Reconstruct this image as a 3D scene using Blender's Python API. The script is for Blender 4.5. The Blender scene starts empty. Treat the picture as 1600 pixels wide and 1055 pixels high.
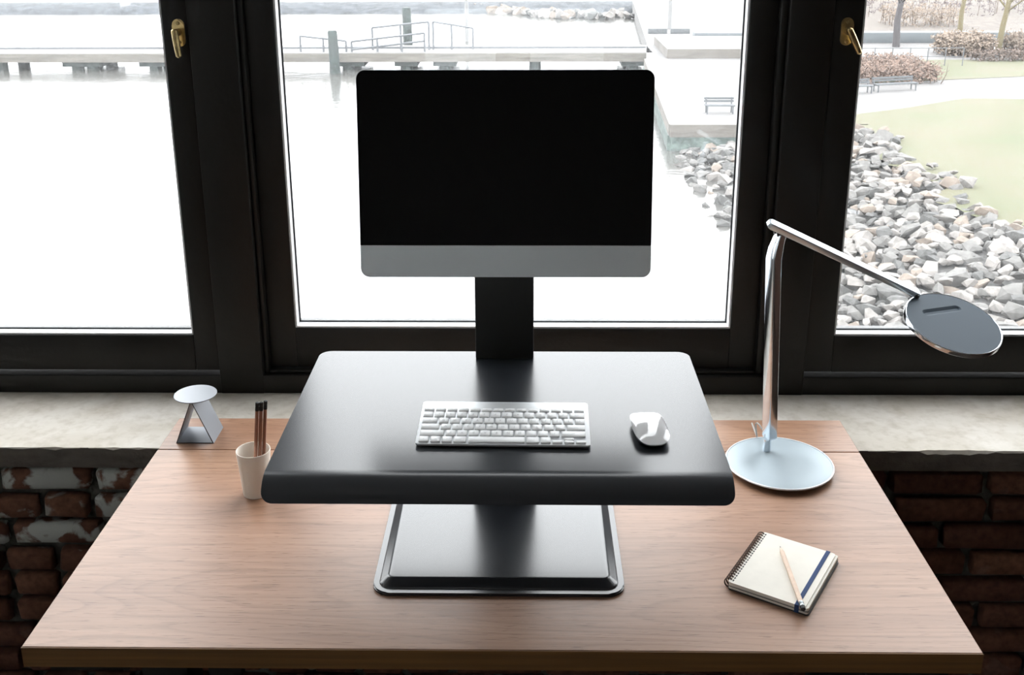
import bpy, bmesh, math, random
from mathutils import Vector, Matrix, Euler

# ------------------------------------------------------------------ camera, sky, exposure
scene = bpy.context.scene
COL = scene.collection
CAM_Z = 1.81
PITCH, YAW, ROLL = 0.2967, -0.0158, -0.0037
cam_d = bpy.data.cameras.new('camera')
cam = bpy.data.objects.new('camera', cam_d)
COL.objects.link(cam)
fwd = Vector((math.sin(YAW) * math.cos(PITCH), math.cos(YAW) * math.cos(PITCH), -math.sin(PITCH)))
rgt = Vector((math.cos(YAW), -math.sin(YAW), 0))
upv = rgt.cross(fwd)
r2 = rgt * math.cos(ROLL) + upv * math.sin(ROLL)
u2 = -rgt * math.sin(ROLL) + upv * math.cos(ROLL)
cam.matrix_world = Matrix(((r2.x, u2.x, -fwd.x, 0), (r2.y, u2.y, -fwd.y, 0), (r2.z, u2.z, -fwd.z, CAM_Z), (0, 0, 0, 1)))
cam_d.sensor_width = 36
cam_d.lens = 1636.3 / 1600 * 36
cam_d.shift_y = -(527.5 - 365.4) / 1600
cam_d.clip_start = 0.05
cam_d.clip_end = 2000
scene.camera = cam

world = bpy.data.worlds.new('overcast_sky')
scene.world = world
world.use_nodes = True
bg = world.node_tree.nodes['Background']
bg.inputs[0].default_value = (0.965, 0.98, 1.0, 1)
bg.inputs[1].default_value = 1.0

vs = scene.view_settings
vs.view_transform = 'Standard'
vs.look = 'None'
vs.gamma = 1
vs.use_curve_mapping = False
vs.exposure = 2.95

# ------------------------------------------------------------------ helpers
def new_mat(name):
    m = bpy.data.materials.new(name)
    m.use_nodes = True
    return m, m.node_tree.nodes, m.node_tree.links, m.node_tree.nodes['Principled BSDF']

def mat(name, col, rough=0.5, metal=0.0, spec=0.5, noise=None, bump=None, coat=0.0):
    """noise = (scale xyz, amount, detail): lightens / darkens the colour; bump = (scale, strength)"""
    m, N, L, b = new_mat(name)
    b.inputs['Base Color'].default_value = (*col, 1)
    b.inputs['Roughness'].default_value = rough
    b.inputs['Metallic'].default_value = metal
    b.inputs['Specular IOR Level'].default_value = spec
    b.inputs['Coat Weight'].default_value = coat
    if noise:
        tc = N.new('ShaderNodeTexCoord'); mp = N.new('ShaderNodeMapping'); n = N.new('ShaderNodeTexNoise')
        mp.inputs['Scale'].default_value = noise[0]
        n.inputs['Scale'].default_value = 1.0
        n.inputs['Detail'].default_value = noise[2] if len(noise) > 2 else 4
        L.new(tc.outputs['Object'], mp.inputs[0]); L.new(mp.outputs[0], n.inputs['Vector'])
        r = N.new('ShaderNodeValToRGB')
        a = noise[1]
        r.color_ramp.elements[0].position = 0.3; r.color_ramp.elements[1].position = 0.7
        r.color_ramp.elements[0].color = (*[max(0, c * (1 - a)) for c in col], 1)
        r.color_ramp.elements[1].color = (*[min(1, c * (1 + a)) for c in col], 1)
        L.new(n.outputs['Fac'], r.inputs[0]); L.new(r.outputs[0], b.inputs['Base Color'])
    if bump:
        tc2 = N.new('ShaderNodeTexCoord'); n2 = N.new('ShaderNodeTexNoise'); bp = N.new('ShaderNodeBump')
        n2.inputs['Scale'].default_value = bump[0]; n2.inputs['Detail'].default_value = 5
        bp.inputs['Strength'].default_value = bump[1]; bp.inputs['Distance'].default_value = 0.01
        L.new(tc2.outputs['Object'], n2.inputs['Vector']); L.new(n2.outputs['Fac'], bp.inputs['Height'])
        L.new(bp.outputs[0], b.inputs['Normal'])
    return m

def finish(bm, ang=0.6):
    bmesh.ops.recalc_face_normals(bm, faces=bm.faces[:])
    for f in bm.faces: f.smooth = True
    for e in bm.edges:
        e.smooth = len(e.link_faces) == 2 and e.calc_face_angle(0) < ang

def link(name, me, m, parent=None):
    o = bpy.data.objects.new(name, me)
    COL.objects.link(o)
    if m is not None and not me.materials: me.materials.append(m)
    if parent is not None: o.parent = parent
    return o

def obj(name, bm, m, parent=None, world_built=False, ang=0.6):
    """one mesh object; world_built: vertices are given in world space and the parent is only moved, not turned"""
    if world_built and parent is not None:
        bmesh.ops.translate(bm, verts=bm.verts[:], vec=-origin_of(parent))
    finish(bm, ang)
    me = bpy.data.meshes.new(name)
    bm.to_mesh(me); bm.free()
    return link(name, me, m, parent)

def origin_of(o):
    v = Vector((0, 0, 0))
    while o is not None:
        v = v + o.location; o = o.parent
    return v

def empty(name, loc=(0, 0, 0), rot=(0, 0, 0)):
    o = bpy.data.objects.new(name, None)
    COL.objects.link(o); o.location = loc; o.rotation_euler = rot
    o.empty_display_size = 0.05
    return o

def tag(o, label, cat, group=None):
    o['label'] = label; o['category'] = cat
    if group: o['group'] = group
    return o

def struct(o, label=None, kind='structure'):
    o['kind'] = kind
    if label: o['label'] = label
    return o

def box(bm, x0, x1, y0, y1, z0, z1, bev=0.0, seg=2):
    t = bmesh.new()
    bmesh.ops.create_cube(t, size=1)
    for v in t.verts:
        v.co = Vector(((x0 + x1) / 2 + v.co.x * (x1 - x0), (y0 + y1) / 2 + v.co.y * (y1 - y0), (z0 + z1) / 2 + v.co.z * (z1 - z0)))
    if bev: bmesh.ops.bevel(t, geom=t.edges[:], offset=bev, segments=seg, profile=0.5, affect='EDGES', clamp_overlap=True)
    add(bm, t)

def add(bm, t, mtx=None):
    if mtx is not None: t.transform(mtx)
    me = bpy.data.meshes.new('tmp'); t.to_mesh(me); t.free()
    bm.from_mesh(me); bpy.data.meshes.remove(me)

def B(*a, bev=0.0, seg=2):
    bm = bmesh.new(); box(bm, *a, bev=bev, seg=seg); return bm

def frame_of(d):
    d = d.normalized()
    a = Vector((0, 0, 1)) if abs(d.z) < 0.95 else Vector((1, 0, 0))
    x = a.cross(d).normalized(); y = d.cross(x)
    return x, y

def tube(bm, pts, rad, seg=12, caps=True):
    pts = [Vector(p) for p in pts]
    rads = rad if isinstance(rad, (list, tuple)) else [rad] * len(pts)
    rings = []
    x = None
    for i, p in enumerate(pts):
        d = (pts[min(i + 1, len(pts) - 1)] - pts[max(i - 1, 0)]).normalized()
        if x is None: x, y = frame_of(d)
        else:
            x = (x - d * x.dot(d)).normalized(); y = d.cross(x)
        rings.append([bm.verts.new(p + (x * math.cos(2 * math.pi * k / seg) + y * math.sin(2 * math.pi * k / seg)) * rads[i]) for k in range(seg)])
    for a, b in zip(rings, rings[1:]):
        for k in range(seg): bm.faces.new((a[k], a[(k + 1) % seg], b[(k + 1) % seg], b[k]))
    if caps:
        bm.faces.new(rings[0][::-1]); bm.faces.new(rings[-1])
    return bm

def lathe(bm, prof, seg=64, center=(0, 0), close=False):
    rings = []
    for r, z in prof:
        if r < 1e-6: rings.append([bm.verts.new((center[0], center[1], z))])
        else: rings.append([bm.verts.new((center[0] + r * math.cos(2 * math.pi * k / seg), center[1] + r * math.sin(2 * math.pi * k / seg), z)) for k in range(seg)])
    pairs = list(zip(rings, rings[1:]))
    if close: pairs.append((rings[-1], rings[0]))
    for a, b in pairs:
        for k in range(seg):
            k2 = (k + 1) % seg
            if len(a) == 1 and len(b) == 1: continue
            if len(a) == 1: bm.faces.new((a[0], b[k], b[k2]))
            elif len(b) == 1: bm.faces.new((a[k], a[k2], b[0]))
            else: bm.faces.new((a[k], a[k2], b[k2], b[k]))
    return bm

def rrect(x0, x1, y0, y1, r, seg=6):
    pts = []
    for cx, cy, a0 in ((x1 - r, y1 - r, 0), (x0 + r, y1 - r, 90), (x0 + r, y0 + r, 180), (x1 - r, y0 + r, 270)):
        for k in range(seg + 1):
            a = math.radians(a0 + 90 * k / seg)
            pts.append((cx + r * math.cos(a), cy + r * math.sin(a)))
    return pts

def prism(bm, pts, z0, z1):
    a = [bm.verts.new((x, y, z0)) for x, y in pts]; b = [bm.verts.new((x, y, z1)) for x, y in pts]
    n = len(pts)
    for k in range(n): bm.faces.new((a[k], a[(k + 1) % n], b[(k + 1) % n], b[k]))
    bm.faces.new(a[::-1]); bm.faces.new(b)
    return bm

def loft(bm, loops, cap0=True, cap1=True):
    rings = [[bm.verts.new(p) for p in lp] for lp in loops]
    n = len(rings[0])
    for a, b in zip(rings, rings[1:]):
        for k in range(n): bm.faces.new((a[k], a[(k + 1) % n], b[(k + 1) % n], b[k]))
    if cap0: bm.faces.new(rings[0][::-1])
    if cap1: bm.faces.new(rings[-1])
    return bm

# ------------------------------------------------------------------ materials
M = {}
M['frame'] = mat('black_paint', (0.0085, 0.0082, 0.0074), 0.45, spec=0.3, noise=((9, 9, 3), 0.25), bump=(60, 0.08))
M['bead'] = mat('pale_glazing_bead', (0.72, 0.73, 0.75), 0.45)
M['gasket'] = mat('dark_gasket', (0.02, 0.025, 0.03), 0.6)
M['brass'] = mat('aged_brass', (0.55, 0.42, 0.2), 0.28, 1.0, noise=((60, 60, 60), 0.35))
M['plaster'] = mat('white_plaster', (0.86, 0.86, 0.84), 0.8)
M['rearwall'] = mat('grey_plaster', (0.42, 0.41, 0.40), 0.85)
M['brickwall'] = mat('dark_brick_wall', (0.13, 0.07, 0.05), 0.9, noise=((5, 5, 14), 0.4))
M['floor'] = mat('dark_floor', (0.06, 0.045, 0.035), 0.5, noise=((2, 14, 2), 0.3))
M['mortar'] = mat('mortar', (0.10, 0.10, 0.085), 0.95, noise=((30, 30, 30), 0.45), bump=(80, 0.6))
M['tray'] = mat('satin_black', (0.022, 0.025, 0.030), 0.25, spec=0.50)
M['base'] = mat('satin_black_base', (0.026, 0.029, 0.034), 0.25, spec=0.85)
M['column'] = mat('matt_black', (0.011, 0.0115, 0.0105), 0.55)
M['alu'] = mat('brushed_aluminium', (0.86, 0.92, 0.95), 0.42, 0.65)
M['screen'] = mat('black_screen_glass', (0.0012, 0.0012, 0.0016), 0.10, spec=0.2)
M['key'] = mat('white_key', (0.80, 0.81, 0.82), 0.45)
M['keylegend'] = mat('grey_legend', (0.45, 0.46, 0.48), 0.6)
M['kbody'] = mat('keyboard_aluminium', (0.66, 0.68, 0.70), 0.36, 0.5)
M['kbase'] = mat('keyboard_underside', (0.02, 0.02, 0.02), 0.4)
M['mouse'] = mat('glossy_white', (0.72, 0.72, 0.73), 0.06, coat=0.6)
M['lampalu'] = mat('lamp_satin_silver', (0.33, 0.385, 0.42), 0.50, 0.3)
M['chrome'] = mat('polished_silver', (0.72, 0.77, 0.82), 0.14, 1.0)
M['toy'] = mat('grey_sheet_metal', (0.29, 0.305, 0.33), 0.5, 0.3)
M['toyedge'] = mat('dark_sheet_edge', (0.03, 0.03, 0.03), 0.5)
M['ceramic'] = mat('white_ceramic', (0.84, 0.79, 0.71), 0.35)
M['copperpencil'] = mat('rose_brown_lacquer', (0.32, 0.15, 0.10), 0.3, 0.3)
M['blackcap'] = mat('black_eraser', (0.008, 0.008, 0.008), 0.7)
M['cover'] = mat('cream_card', (0.735, 0.70, 0.63), 0.7, noise=((40, 40, 40), 0.03))
M['paper'] = mat('page_edges', (0.70, 0.67, 0.60), 0.85, noise=((3, 3, 900), 0.25, 1))
M['backcover'] = mat('dark_back_cover', (0.03, 0.028, 0.027), 0.6)
M['band'] = mat('navy_elastic', (0.012, 0.04, 0.125), 0.8)
M['wire'] = mat('brown_wire', (0.09, 0.055, 0.04), 0.35, 0.7)
M['pencilwood'] = mat('pale_cedar', (0.72, 0.55, 0.43), 0.6, noise=((40, 40, 40), 0.1))
M['ferrule'] = mat('dark_ferrule', (0.25, 0.27, 0.28), 0.3, 0.9)
M['steel'] = mat('black_steel', (0.008, 0.008, 0.008), 0.5)

def wood_mat(name, seed):
    m, N, L, b = new_mat(name)
    tc = N.new('ShaderNodeTexCoord'); mp = N.new('ShaderNodeMapping')
    mp.inputs['Location'].default_value = (seed, seed * 0.7, 0)
    L.new(tc.outputs['Object'], mp.inputs[0])
    def noise(sc, detail, dist=0.0):
        mm = N.new('ShaderNodeMapping'); mm.inputs['Scale'].default_value = sc
        n = N.new('ShaderNodeTexNoise'); n.inputs['Scale'].default_value = 1; n.inputs['Detail'].default_value = detail
        n.inputs['Distortion'].default_value = dist
        L.new(mp.outputs[0], mm.inputs[0]); L.new(mm.outputs[0], n.inputs['Vector']); return n
    figure = noise((0.9, 5.5, 5.5), 3, 0.4)     # broad figure
    contour = noise((0.75, 4.2, 4.2), 1.5, 0.3) # growth rings are contour lines of this field
    cm = N.new('ShaderNodeMath'); cm.operation = 'MULTIPLY'; cm.inputs[1].default_value = 26
    cf = N.new('ShaderNodeMath'); cf.operation = 'FRACT'
    L.new(contour.outputs['Fac'], cm.inputs[0]); L.new(cm.outputs[0], cf.inputs[0])
    rc_ = N.new('ShaderNodeValToRGB'); ce = rc_.color_ramp.elements
    ce[0].position = 0.0; ce[0].color = (0.80, 0.77, 0.74, 1); ce[1].position = 0.30; ce[1].color = (1.0, 1.0, 1.0, 1)
    kk = ce.new(0.92); kk.color = (1.03, 1.03, 1.03, 1); kk = ce.new(1.0); kk.color = (0.88, 0.86, 0.84, 1)
    L.new(cf.outputs[0], rc_.inputs[0])
    streak = noise((4, 120, 120), 3)            # fine streaks
    pores = noise((28, 420, 420), 2)            # dark pores
    r1 = N.new('ShaderNodeValToRGB')
    e = r1.color_ramp.elements
    e[0].position = 0.30; e[0].color = (0.265, 0.138, 0.082, 1)
    e[1].position = 0.72; e[1].color = (0.385, 0.225, 0.144, 1)
    k = e.new(0.5); k.color = (0.330, 0.184, 0.115, 1)
    L.new(figure.outputs['Fac'], r1.inputs[0])
    mx = N.new('ShaderNodeMix'); mx.data_type = 'RGBA'; mx.blend_type = 'MULTIPLY'
    r2_ = N.new('ShaderNodeValToRGB'); r2_.color_ramp.elements[0].position = 0.3; r2_.color_ramp.elements[1].position = 0.65
    r2_.color_ramp.elements[0].color = (0.86, 0.84, 0.82, 1); r2_.color_ramp.elements[1].color = (1.06, 1.06, 1.06, 1)
    L.new(streak.outputs['Fac'], r2_.inputs[0])
    mx.inputs['Factor'].default_value = 1
    mx0 = N.new('ShaderNodeMix'); mx0.data_type = 'RGBA'; mx0.blend_type = 'MULTIPLY'; mx0.inputs['Factor'].default_value = 0.8
    L.new(r1.outputs[0], mx0.inputs['A']); L.new(rc_.outputs[0], mx0.inputs['B'])
    L.new(mx0.outputs['Result'], mx.inputs['A']); L.new(r2_.outputs[0], mx.inputs['B'])
    r3 = N.new('ShaderNodeValToRGB'); r3.color_ramp.elements[0].position = 0.31; r3.color_ramp.elements[1].position = 0.385
    r3.color_ramp.elements[0].color = (0.62, 0.56, 0.5, 1); r3.color_ramp.elements[1].color = (1, 1, 1, 1)
    L.new(pores.outputs['Fac'], r3.inputs[0])
    mx2 = N.new('ShaderNodeMix'); mx2.data_type = 'RGBA'; mx2.blend_type = 'MULTIPLY'; mx2.inputs['Factor'].default_value = 1
    L.new(mx.outputs['Result'], mx2.inputs['A']); L.new(r3.outputs[0], mx2.inputs['B'])
    L.new(mx2.outputs['Result'], b.inputs['Base Color'])
    b.inputs['Roughness'].default_value = 0.40
    b.inputs['Specular IOR Level'].default_value = 0.5
    bp = N.new('ShaderNodeBump'); bp.inputs['Strength'].default_value = 0.12; bp.inputs['Distance'].default_value = 0.002
    L.new(streak.outputs['Fac'], bp.inputs['Height']); L.new(bp.outputs[0], b.inputs['Normal'])
    return m
M['walnut'] = wood_mat('walnut', 0.0)
M['walnut2'] = wood_mat('walnut_flap', 3.7)
M['walnut_edge'] = mat('walnut_edge_band', (0.165, 0.078, 0.022), 0.6, noise=((3, 3, 120), 0.25))

def concrete_mat():
    m, N, L, b = new_mat('worn_concrete')
    tc = N.new('ShaderNodeTexCoord')
    n1 = N.new('ShaderNodeTexNoise'); n1.inputs['Scale'].default_value = 4; n1.inputs['Detail'].default_value = 7; n1.inputs['Distortion'].default_value = 1.4
    n2 = N.new('ShaderNodeTexNoise'); n2.inputs['Scale'].default_value = 45; n2.inputs['Detail'].default_value = 6
    L.new(tc.outputs['Object'], n1.inputs['Vector']); L.new(tc.outputs['Object'], n2.inputs['Vector'])
    r = N.new('ShaderNodeValToRGB'); e = r.color_ramp.elements
    e[0].position = 0.32; e[0].color = (0.435, 0.395, 0.335, 1); e[1].position = 0.70; e[1].color = (0.575, 0.545, 0.50, 1)
    L.new(n1.outputs['Fac'], r.inputs[0])
    r2_ = N.new('ShaderNodeValToRGB'); e = r2_.color_ramp.elements
    e[0].position = 0.30; e[0].color = (0.84, 0.82, 0.79, 1); e[1].position = 0.55; e[1].color = (1, 1, 1, 1)
    L.new(n2.outputs['Fac'], r2_.inputs[0])
    mx = N.new('ShaderNodeMix'); mx.data_type = 'RGBA'; mx.blend_type = 'MULTIPLY'; mx.inputs['Factor'].default_value = 1
    L.new(r.outputs[0], mx.inputs['A']); L.new(r2_.outputs[0], mx.inputs['B'])
    L.new(mx.outputs['Result'], b.inputs['Base Color'])
    b.inputs['Roughness'].default_value = 0.7
    bp = N.new('ShaderNodeBump'); bp.inputs['Strength'].default_value = 0.3; bp.inputs['Distance'].default_value = 0.004
    L.new(n2.outputs['Fac'], bp.inputs['Height']); L.new(bp.outputs[0], b.inputs['Normal'])
    return m
M['concrete'] = concrete_mat()

def brick_mat(name, white):
    m, N, L, b = new_mat(name)
    tc = N.new('ShaderNodeTexCoord'); oi = N.new('ShaderNodeObjectInfo')
    ad = N.new('ShaderNodeVectorMath'); ad.operation = 'ADD'
    sc = N.new('ShaderNodeVectorMath'); sc.operation = 'SCALE'; sc.inputs['Scale'].default_value = 17
    cb = N.new('ShaderNodeCombineXYZ')
    for i in range(3): L.new(oi.outputs['Random'], cb.inputs[i])
    L.new(cb.outputs[0], sc.inputs[0]); L.new(tc.outputs['Object'], ad.inputs[0]); L.new(sc.outputs[0], ad.inputs[1])
    n1 = N.new('ShaderNodeTexNoise'); n1.inputs['Scale'].default_value = 14; n1.inputs['Detail'].default_value = 6; n1.inputs['Distortion'].default_value = 0.5
    n2 = N.new('ShaderNodeTexNoise'); n2.inputs['Scale'].default_value = 60; n2.inputs['Detail'].default_value = 5
    L.new(ad.outputs[0], n1.inputs['Vector']); L.new(ad.outputs[0], n2.inputs['Vector'])
    rr = N.new('ShaderNodeValToRGB'); e = rr.color_ramp.elements
    e[0].color = (0.12, 0.048, 0.03, 1); e[1].color = (0.21, 0.095, 0.055, 1)
    L.new(oi.outputs['Random'], rr.inputs[0])
    rd = N.new('ShaderNodeValToRGB'); e = rd.color_ramp.elements
    e[0].position = 0.3; e[0].color = (0.55, 0.5, 0.5, 1); e[1].position = 0.7; e[1].color = (1.1, 1.1, 1.1, 1)
    L.new(n2.outputs['Fac'], rd.inputs[0])
    mu = N.new('ShaderNodeMix'); mu.data_type = 'RGBA'; mu.blend_type = 'MULTIPLY'; mu.inputs['Factor'].default_value = 1
    L.new(rr.outputs[0], mu.inputs['A']); L.new(rd.outputs[0], mu.inputs['B'])
    rw = N.new('ShaderNodeValToRGB'); e = rw.color_ramp.elements
    e[0].position = 0.64 - 0.2 * white; e[0].color = (0, 0, 0, 1); e[1].position = 0.70 - 0.2 * white; e[1].color = (min(1, white * 1.2),) * 3 + (1,)
    L.new(n1.outputs['Fac'], rw.inputs[0])
    mx = N.new('ShaderNodeMix'); mx.data_type = 'RGBA'
    L.new(rw.outputs[0], mx.inputs['Factor']); L.new(mu.outputs['Result'], mx.inputs['A'])
    mx.inputs['B'].default_value = (0.46, 0.48, 0.45, 1)
    L.new(mx.outputs['Result'], b.inputs['Base Color'])
    b.inputs['Roughness'].default_value = 0.9
    bp = N.new('ShaderNodeBump'); bp.inputs['Strength'].default_value = 0.5; bp.inputs['Distance'].default_value = 0.004
    L.new(n2.outputs['Fac'], bp.inputs['Height']); L.new(bp.outputs[0], b.inputs['Normal'])
    return m
M['brick_white'] = brick_mat('limewashed_brick', 0.85)
M['brick_mid'] = brick_mat('patchy_brick', 0.45)
M['brick_red'] = brick_mat('bare_brick', 0.04)

def glass_mat(name, dirt):
    """clear pane with a film of dried rain spots that catches the daylight"""
    m, N, L, b = new_mat(name)
    out = N['Material Output']; N.remove(b)
    tr = N.new('ShaderNodeBsdfTransparent'); tr.inputs[0].default_value = (0.97, 0.985, 0.98, 1)
    gl = N.new('ShaderNodeBsdfGlossy'); gl.inputs['Roughness'].default_value = 0.0
    tl = N.new('ShaderNodeBsdfTranslucent'); tl.inputs[0].default_value = (0.9, 0.93, 0.95, 1)
    lw = N.new('ShaderNodeLayerWeight'); pw = N.new('ShaderNodeMath'); pw.operation = 'POWER'; pw.inputs[1].default_value = 5
    L.new(lw.outputs['Facing'], pw.inputs[0])
    fr = N.new('ShaderNodeMath'); fr.operation = 'MULTIPLY_ADD'; fr.inputs[1].default_value = 0.85; fr.inputs[2].default_value = 0.07
    L.new(pw.outputs[0], fr.inputs[0])
    m1 = N.new('ShaderNodeMixShader'); m2 = N.new('ShaderNodeMixShader')
    L.new(fr.outputs[0], m1.inputs[0]); L.new(tr.outputs[0], m1.inputs[1]); L.new(gl.outputs[0], m1.inputs[2])
    tc = N.new('ShaderNodeTexCoord')
    n1 = N.new('ShaderNodeTexNoise'); n1.inputs['Scale'].default_value = 420; n1.inputs['Detail'].default_value = 2
    n2 = N.new('ShaderNodeTexNoise'); n2.inputs['Scale'].default_value = 7; n2.inputs['Detail'].default_value = 3
    L.new(tc.outputs['Object'], n1.inputs['Vector']); L.new(tc.outputs['Object'], n2.inputs['Vector'])
    r1 = N.new('ShaderNodeMapRange'); r1.inputs[1].default_value = 0.42; r1.inputs[2].default_value = 0.72
    r1.inputs[3].default_value = dirt * 0.55; r1.inputs[4].default_value = dirt * 2.2
    r2_ = N.new('ShaderNodeMapRange'); r2_.inputs[1].default_value = 0.35; r2_.inputs[2].default_value = 0.65
    r2_.inputs[3].default_value = 0.75; r2_.inputs[4].default_value = 1.2
    L.new(n1.outputs['Fac'], r1.inputs[0]); L.new(n2.outputs['Fac'], r2_.inputs[0])
    mu = N.new('ShaderNodeMath'); mu.operation = 'MULTIPLY'
    L.new(r1.outputs[0], mu.inputs[0]); L.new(r2_.outputs[0], mu.inputs[1])
    L.new(mu.outputs[0], m2.inputs[0]); L.new(m1.outputs[0], m2.inputs[1]); L.new(tl.outputs[0], m2.inputs[2])
    L.new(m2.outputs[0], out.inputs[0])
    return m
M['glass_l'] = glass_mat('rain_spotted_glass', 0.044)
M['glass_r'] = glass_mat('cleaner_glass', 0.028)

# ------------------------------------------------------------------ the room
XL, XR, YB, ZC = -2.3, 2.7, -4.2, 3.35
struct(obj('floor', B(XL, XR, YB, 2.45, -0.12, 0.0), M['floor']))
struct(obj('ceiling', B(XL, XR, YB, 2.45, ZC, ZC + 0.12), M['plaster']))
WY0, WY1, WZ0, WZ1 = -2.7, -1.3, 1.2, 2.6
wl = bmesh.new()
box(wl, XL - 0.25, XL, YB, WY0, -0.12, ZC + 0.12); box(wl, XL - 0.25, XL, WY1, 2.45, -0.12, ZC + 0.12)
box(wl, XL - 0.25, XL, WY0, WY1, -0.12, WZ0); box(wl, XL - 0.25, XL, WY0, WY1, WZ1, ZC + 0.12)
struct(obj('wall_left', wl, M['plaster']))
struct(obj('wall_right', B(XR, XR + 0.12, YB, 2.45, -0.12, ZC + 0.12), M['brickwall']))
struct(obj('wall_rear', B(XL - 0.12, XR + 0.12, YB - 0.12, YB, -0.12, ZC + 0.12), M['rearwall']))
WX0, WX1, WTOP = -1.78, 1.72, 2.98
wu = bmesh.new()
box(wu, XL, WX0, 2.06, 2.45, 0.70, ZC); box(wu, WX1, XR, 2.06, 2.45, 0.70, ZC); box(wu, WX0, WX1, 2.06, 2.45, WTOP, ZC)
struct(obj('wall_window', wu, M['plaster']))
wall = struct(obj('wall_front', B(XL, XR, 2.072, 2.45, 0.0, 0.652), M['mortar']))

# bricks under the sill, each a piece of its own
random.seed(4)
BH, JT = 0.052, 0.017
variants = {}
for BL in (0.094, 0.102, 0.196):
    for i in range(3):
        for key in ('brick_white', 'brick_mid', 'brick_red'):
            bm = bmesh.new()
            box(bm, -BL / 2, BL / 2, -0.02, 0.012, -BH / 2, BH / 2, bev=0.006, seg=1)
            for v in bm.verts: v.co += Vector((random.uniform(-1, 1) * 0.004, random.uniform(-1, 1) * 0.0015, random.uniform(-1, 1) * 0.0035))
            finish(bm, 1.2)
            me = bpy.data.meshes.new('brick'); bm.to_mesh(me); bm.free(); me.materials.append(M[key])
            variants.setdefault((BL, key), []).append(me)
row = 0
z = 0.652 - 0.013 - BH / 2
while z - BH / 2 > 0.02:
    x = -2.26 + (0.056 if row % 2 else 0)
    while x < 2.15:
        BL = random.choice((0.094, 0.102, 0.094, 0.196)) if x < 0.2 else random.choice((0.102, 0.196, 0.196))
        if x < -0.3:
            key = 'brick_white' if (row < 3 and random.random() < 0.75) else ('brick_mid' if row < 4 else 'brick_red')
        else:
            key = 'brick_red'
        o = link('brick', random.choice(variants[(BL, key)]), None, wall)
        o.location = (x + BL / 2, 2.072 - 0.010 + random.uniform(-0.003, 0.003), z)
        o.rotation_euler = (0, random.uniform(-0.012, 0.012), 0)
        x += BL + JT
    z -= BH + JT
    row += 1

# worn concrete sill with a chipped front arris
bm = bmesh.new()
nx = 220
random.seed(9)
prof_rows = []
chip = 0
for i in range(nx + 1):
    x = WX0 - 0.25 + (WX1 - WX0 + 0.5) * i / nx
    chip = max(0.0, 0.55 * chip + random.uniform(-0.004, 0.0042)) if random.random() < 0.8 else 0.0
    if 0.86 < x < 1.0: chip = max(chip, random.uniform(0.003, 0.008))
    c = 0.0015 + min(chip, 0.009)
    prof_rows.append([(x, 2.0315 + random.uniform(-0.0006, 0.0006), 0.652), (x, 2.0315 + random.uniform(-0.0006, 0.0006), 0.70 - c), (x, 2.0315 + c * 0.7, 0.70), (x, 2.46, 0.70), (x, 2.46, 0.652)])
loft(bm, prof_rows)
M['darkface'] = mat('dark_concrete_face', (0.12, 0.105, 0.09), 0.8, noise=((14, 14, 30), 0.35), bump=(70, 0.4))
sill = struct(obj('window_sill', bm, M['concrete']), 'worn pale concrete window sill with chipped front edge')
sill.data.materials.append(M['darkface'])
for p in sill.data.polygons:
    if p.normal.y < -0.9: p.material_index = 1  # front face takes a darker concrete colour than the top

# ------------------------------------------------------------------ windows
fr = struct(empty('trim_1', (0, 2.305, 0.70)))
def fpart(name, *a, bev=0.003, m='frame', parent=None):
    return obj(name, B(*a, bev=bev), M[m], parent or fr, True)
fpart('bottom_rail', WX0, WX1, 2.305, 2.43, 0.70, 0.747)
fpart('top_rail', WX0, WX1, 2.305, 2.43, 2.90, WTOP)
fpart('mullion', -0.742, -0.637, 2.303, 2.43, 0.70, 2.90)
fpart('mullion', 0.565, 0.660, 2.303, 2.43, 0.70, 2.90)
fpart('jamb', WX0, -1.70, 2.303, 2.43, 0.70, 2.90)
fpart('jamb', 1.64, WX1, 2.303, 2.43, 0.70, 2.90)
fpart('bead', -0.637, -0.6245, 2.318, 2.40, 0.747, 2.90, bev=0.005)
fpart('bead', 0.5475, 0.565, 2.318, 2.40, 0.747, 2.90, bev=0.005)
fpart('bead', -0.6245, 0.5475, 2.318, 2.40, 0.747, 0.756, bev=0.003)

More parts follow.
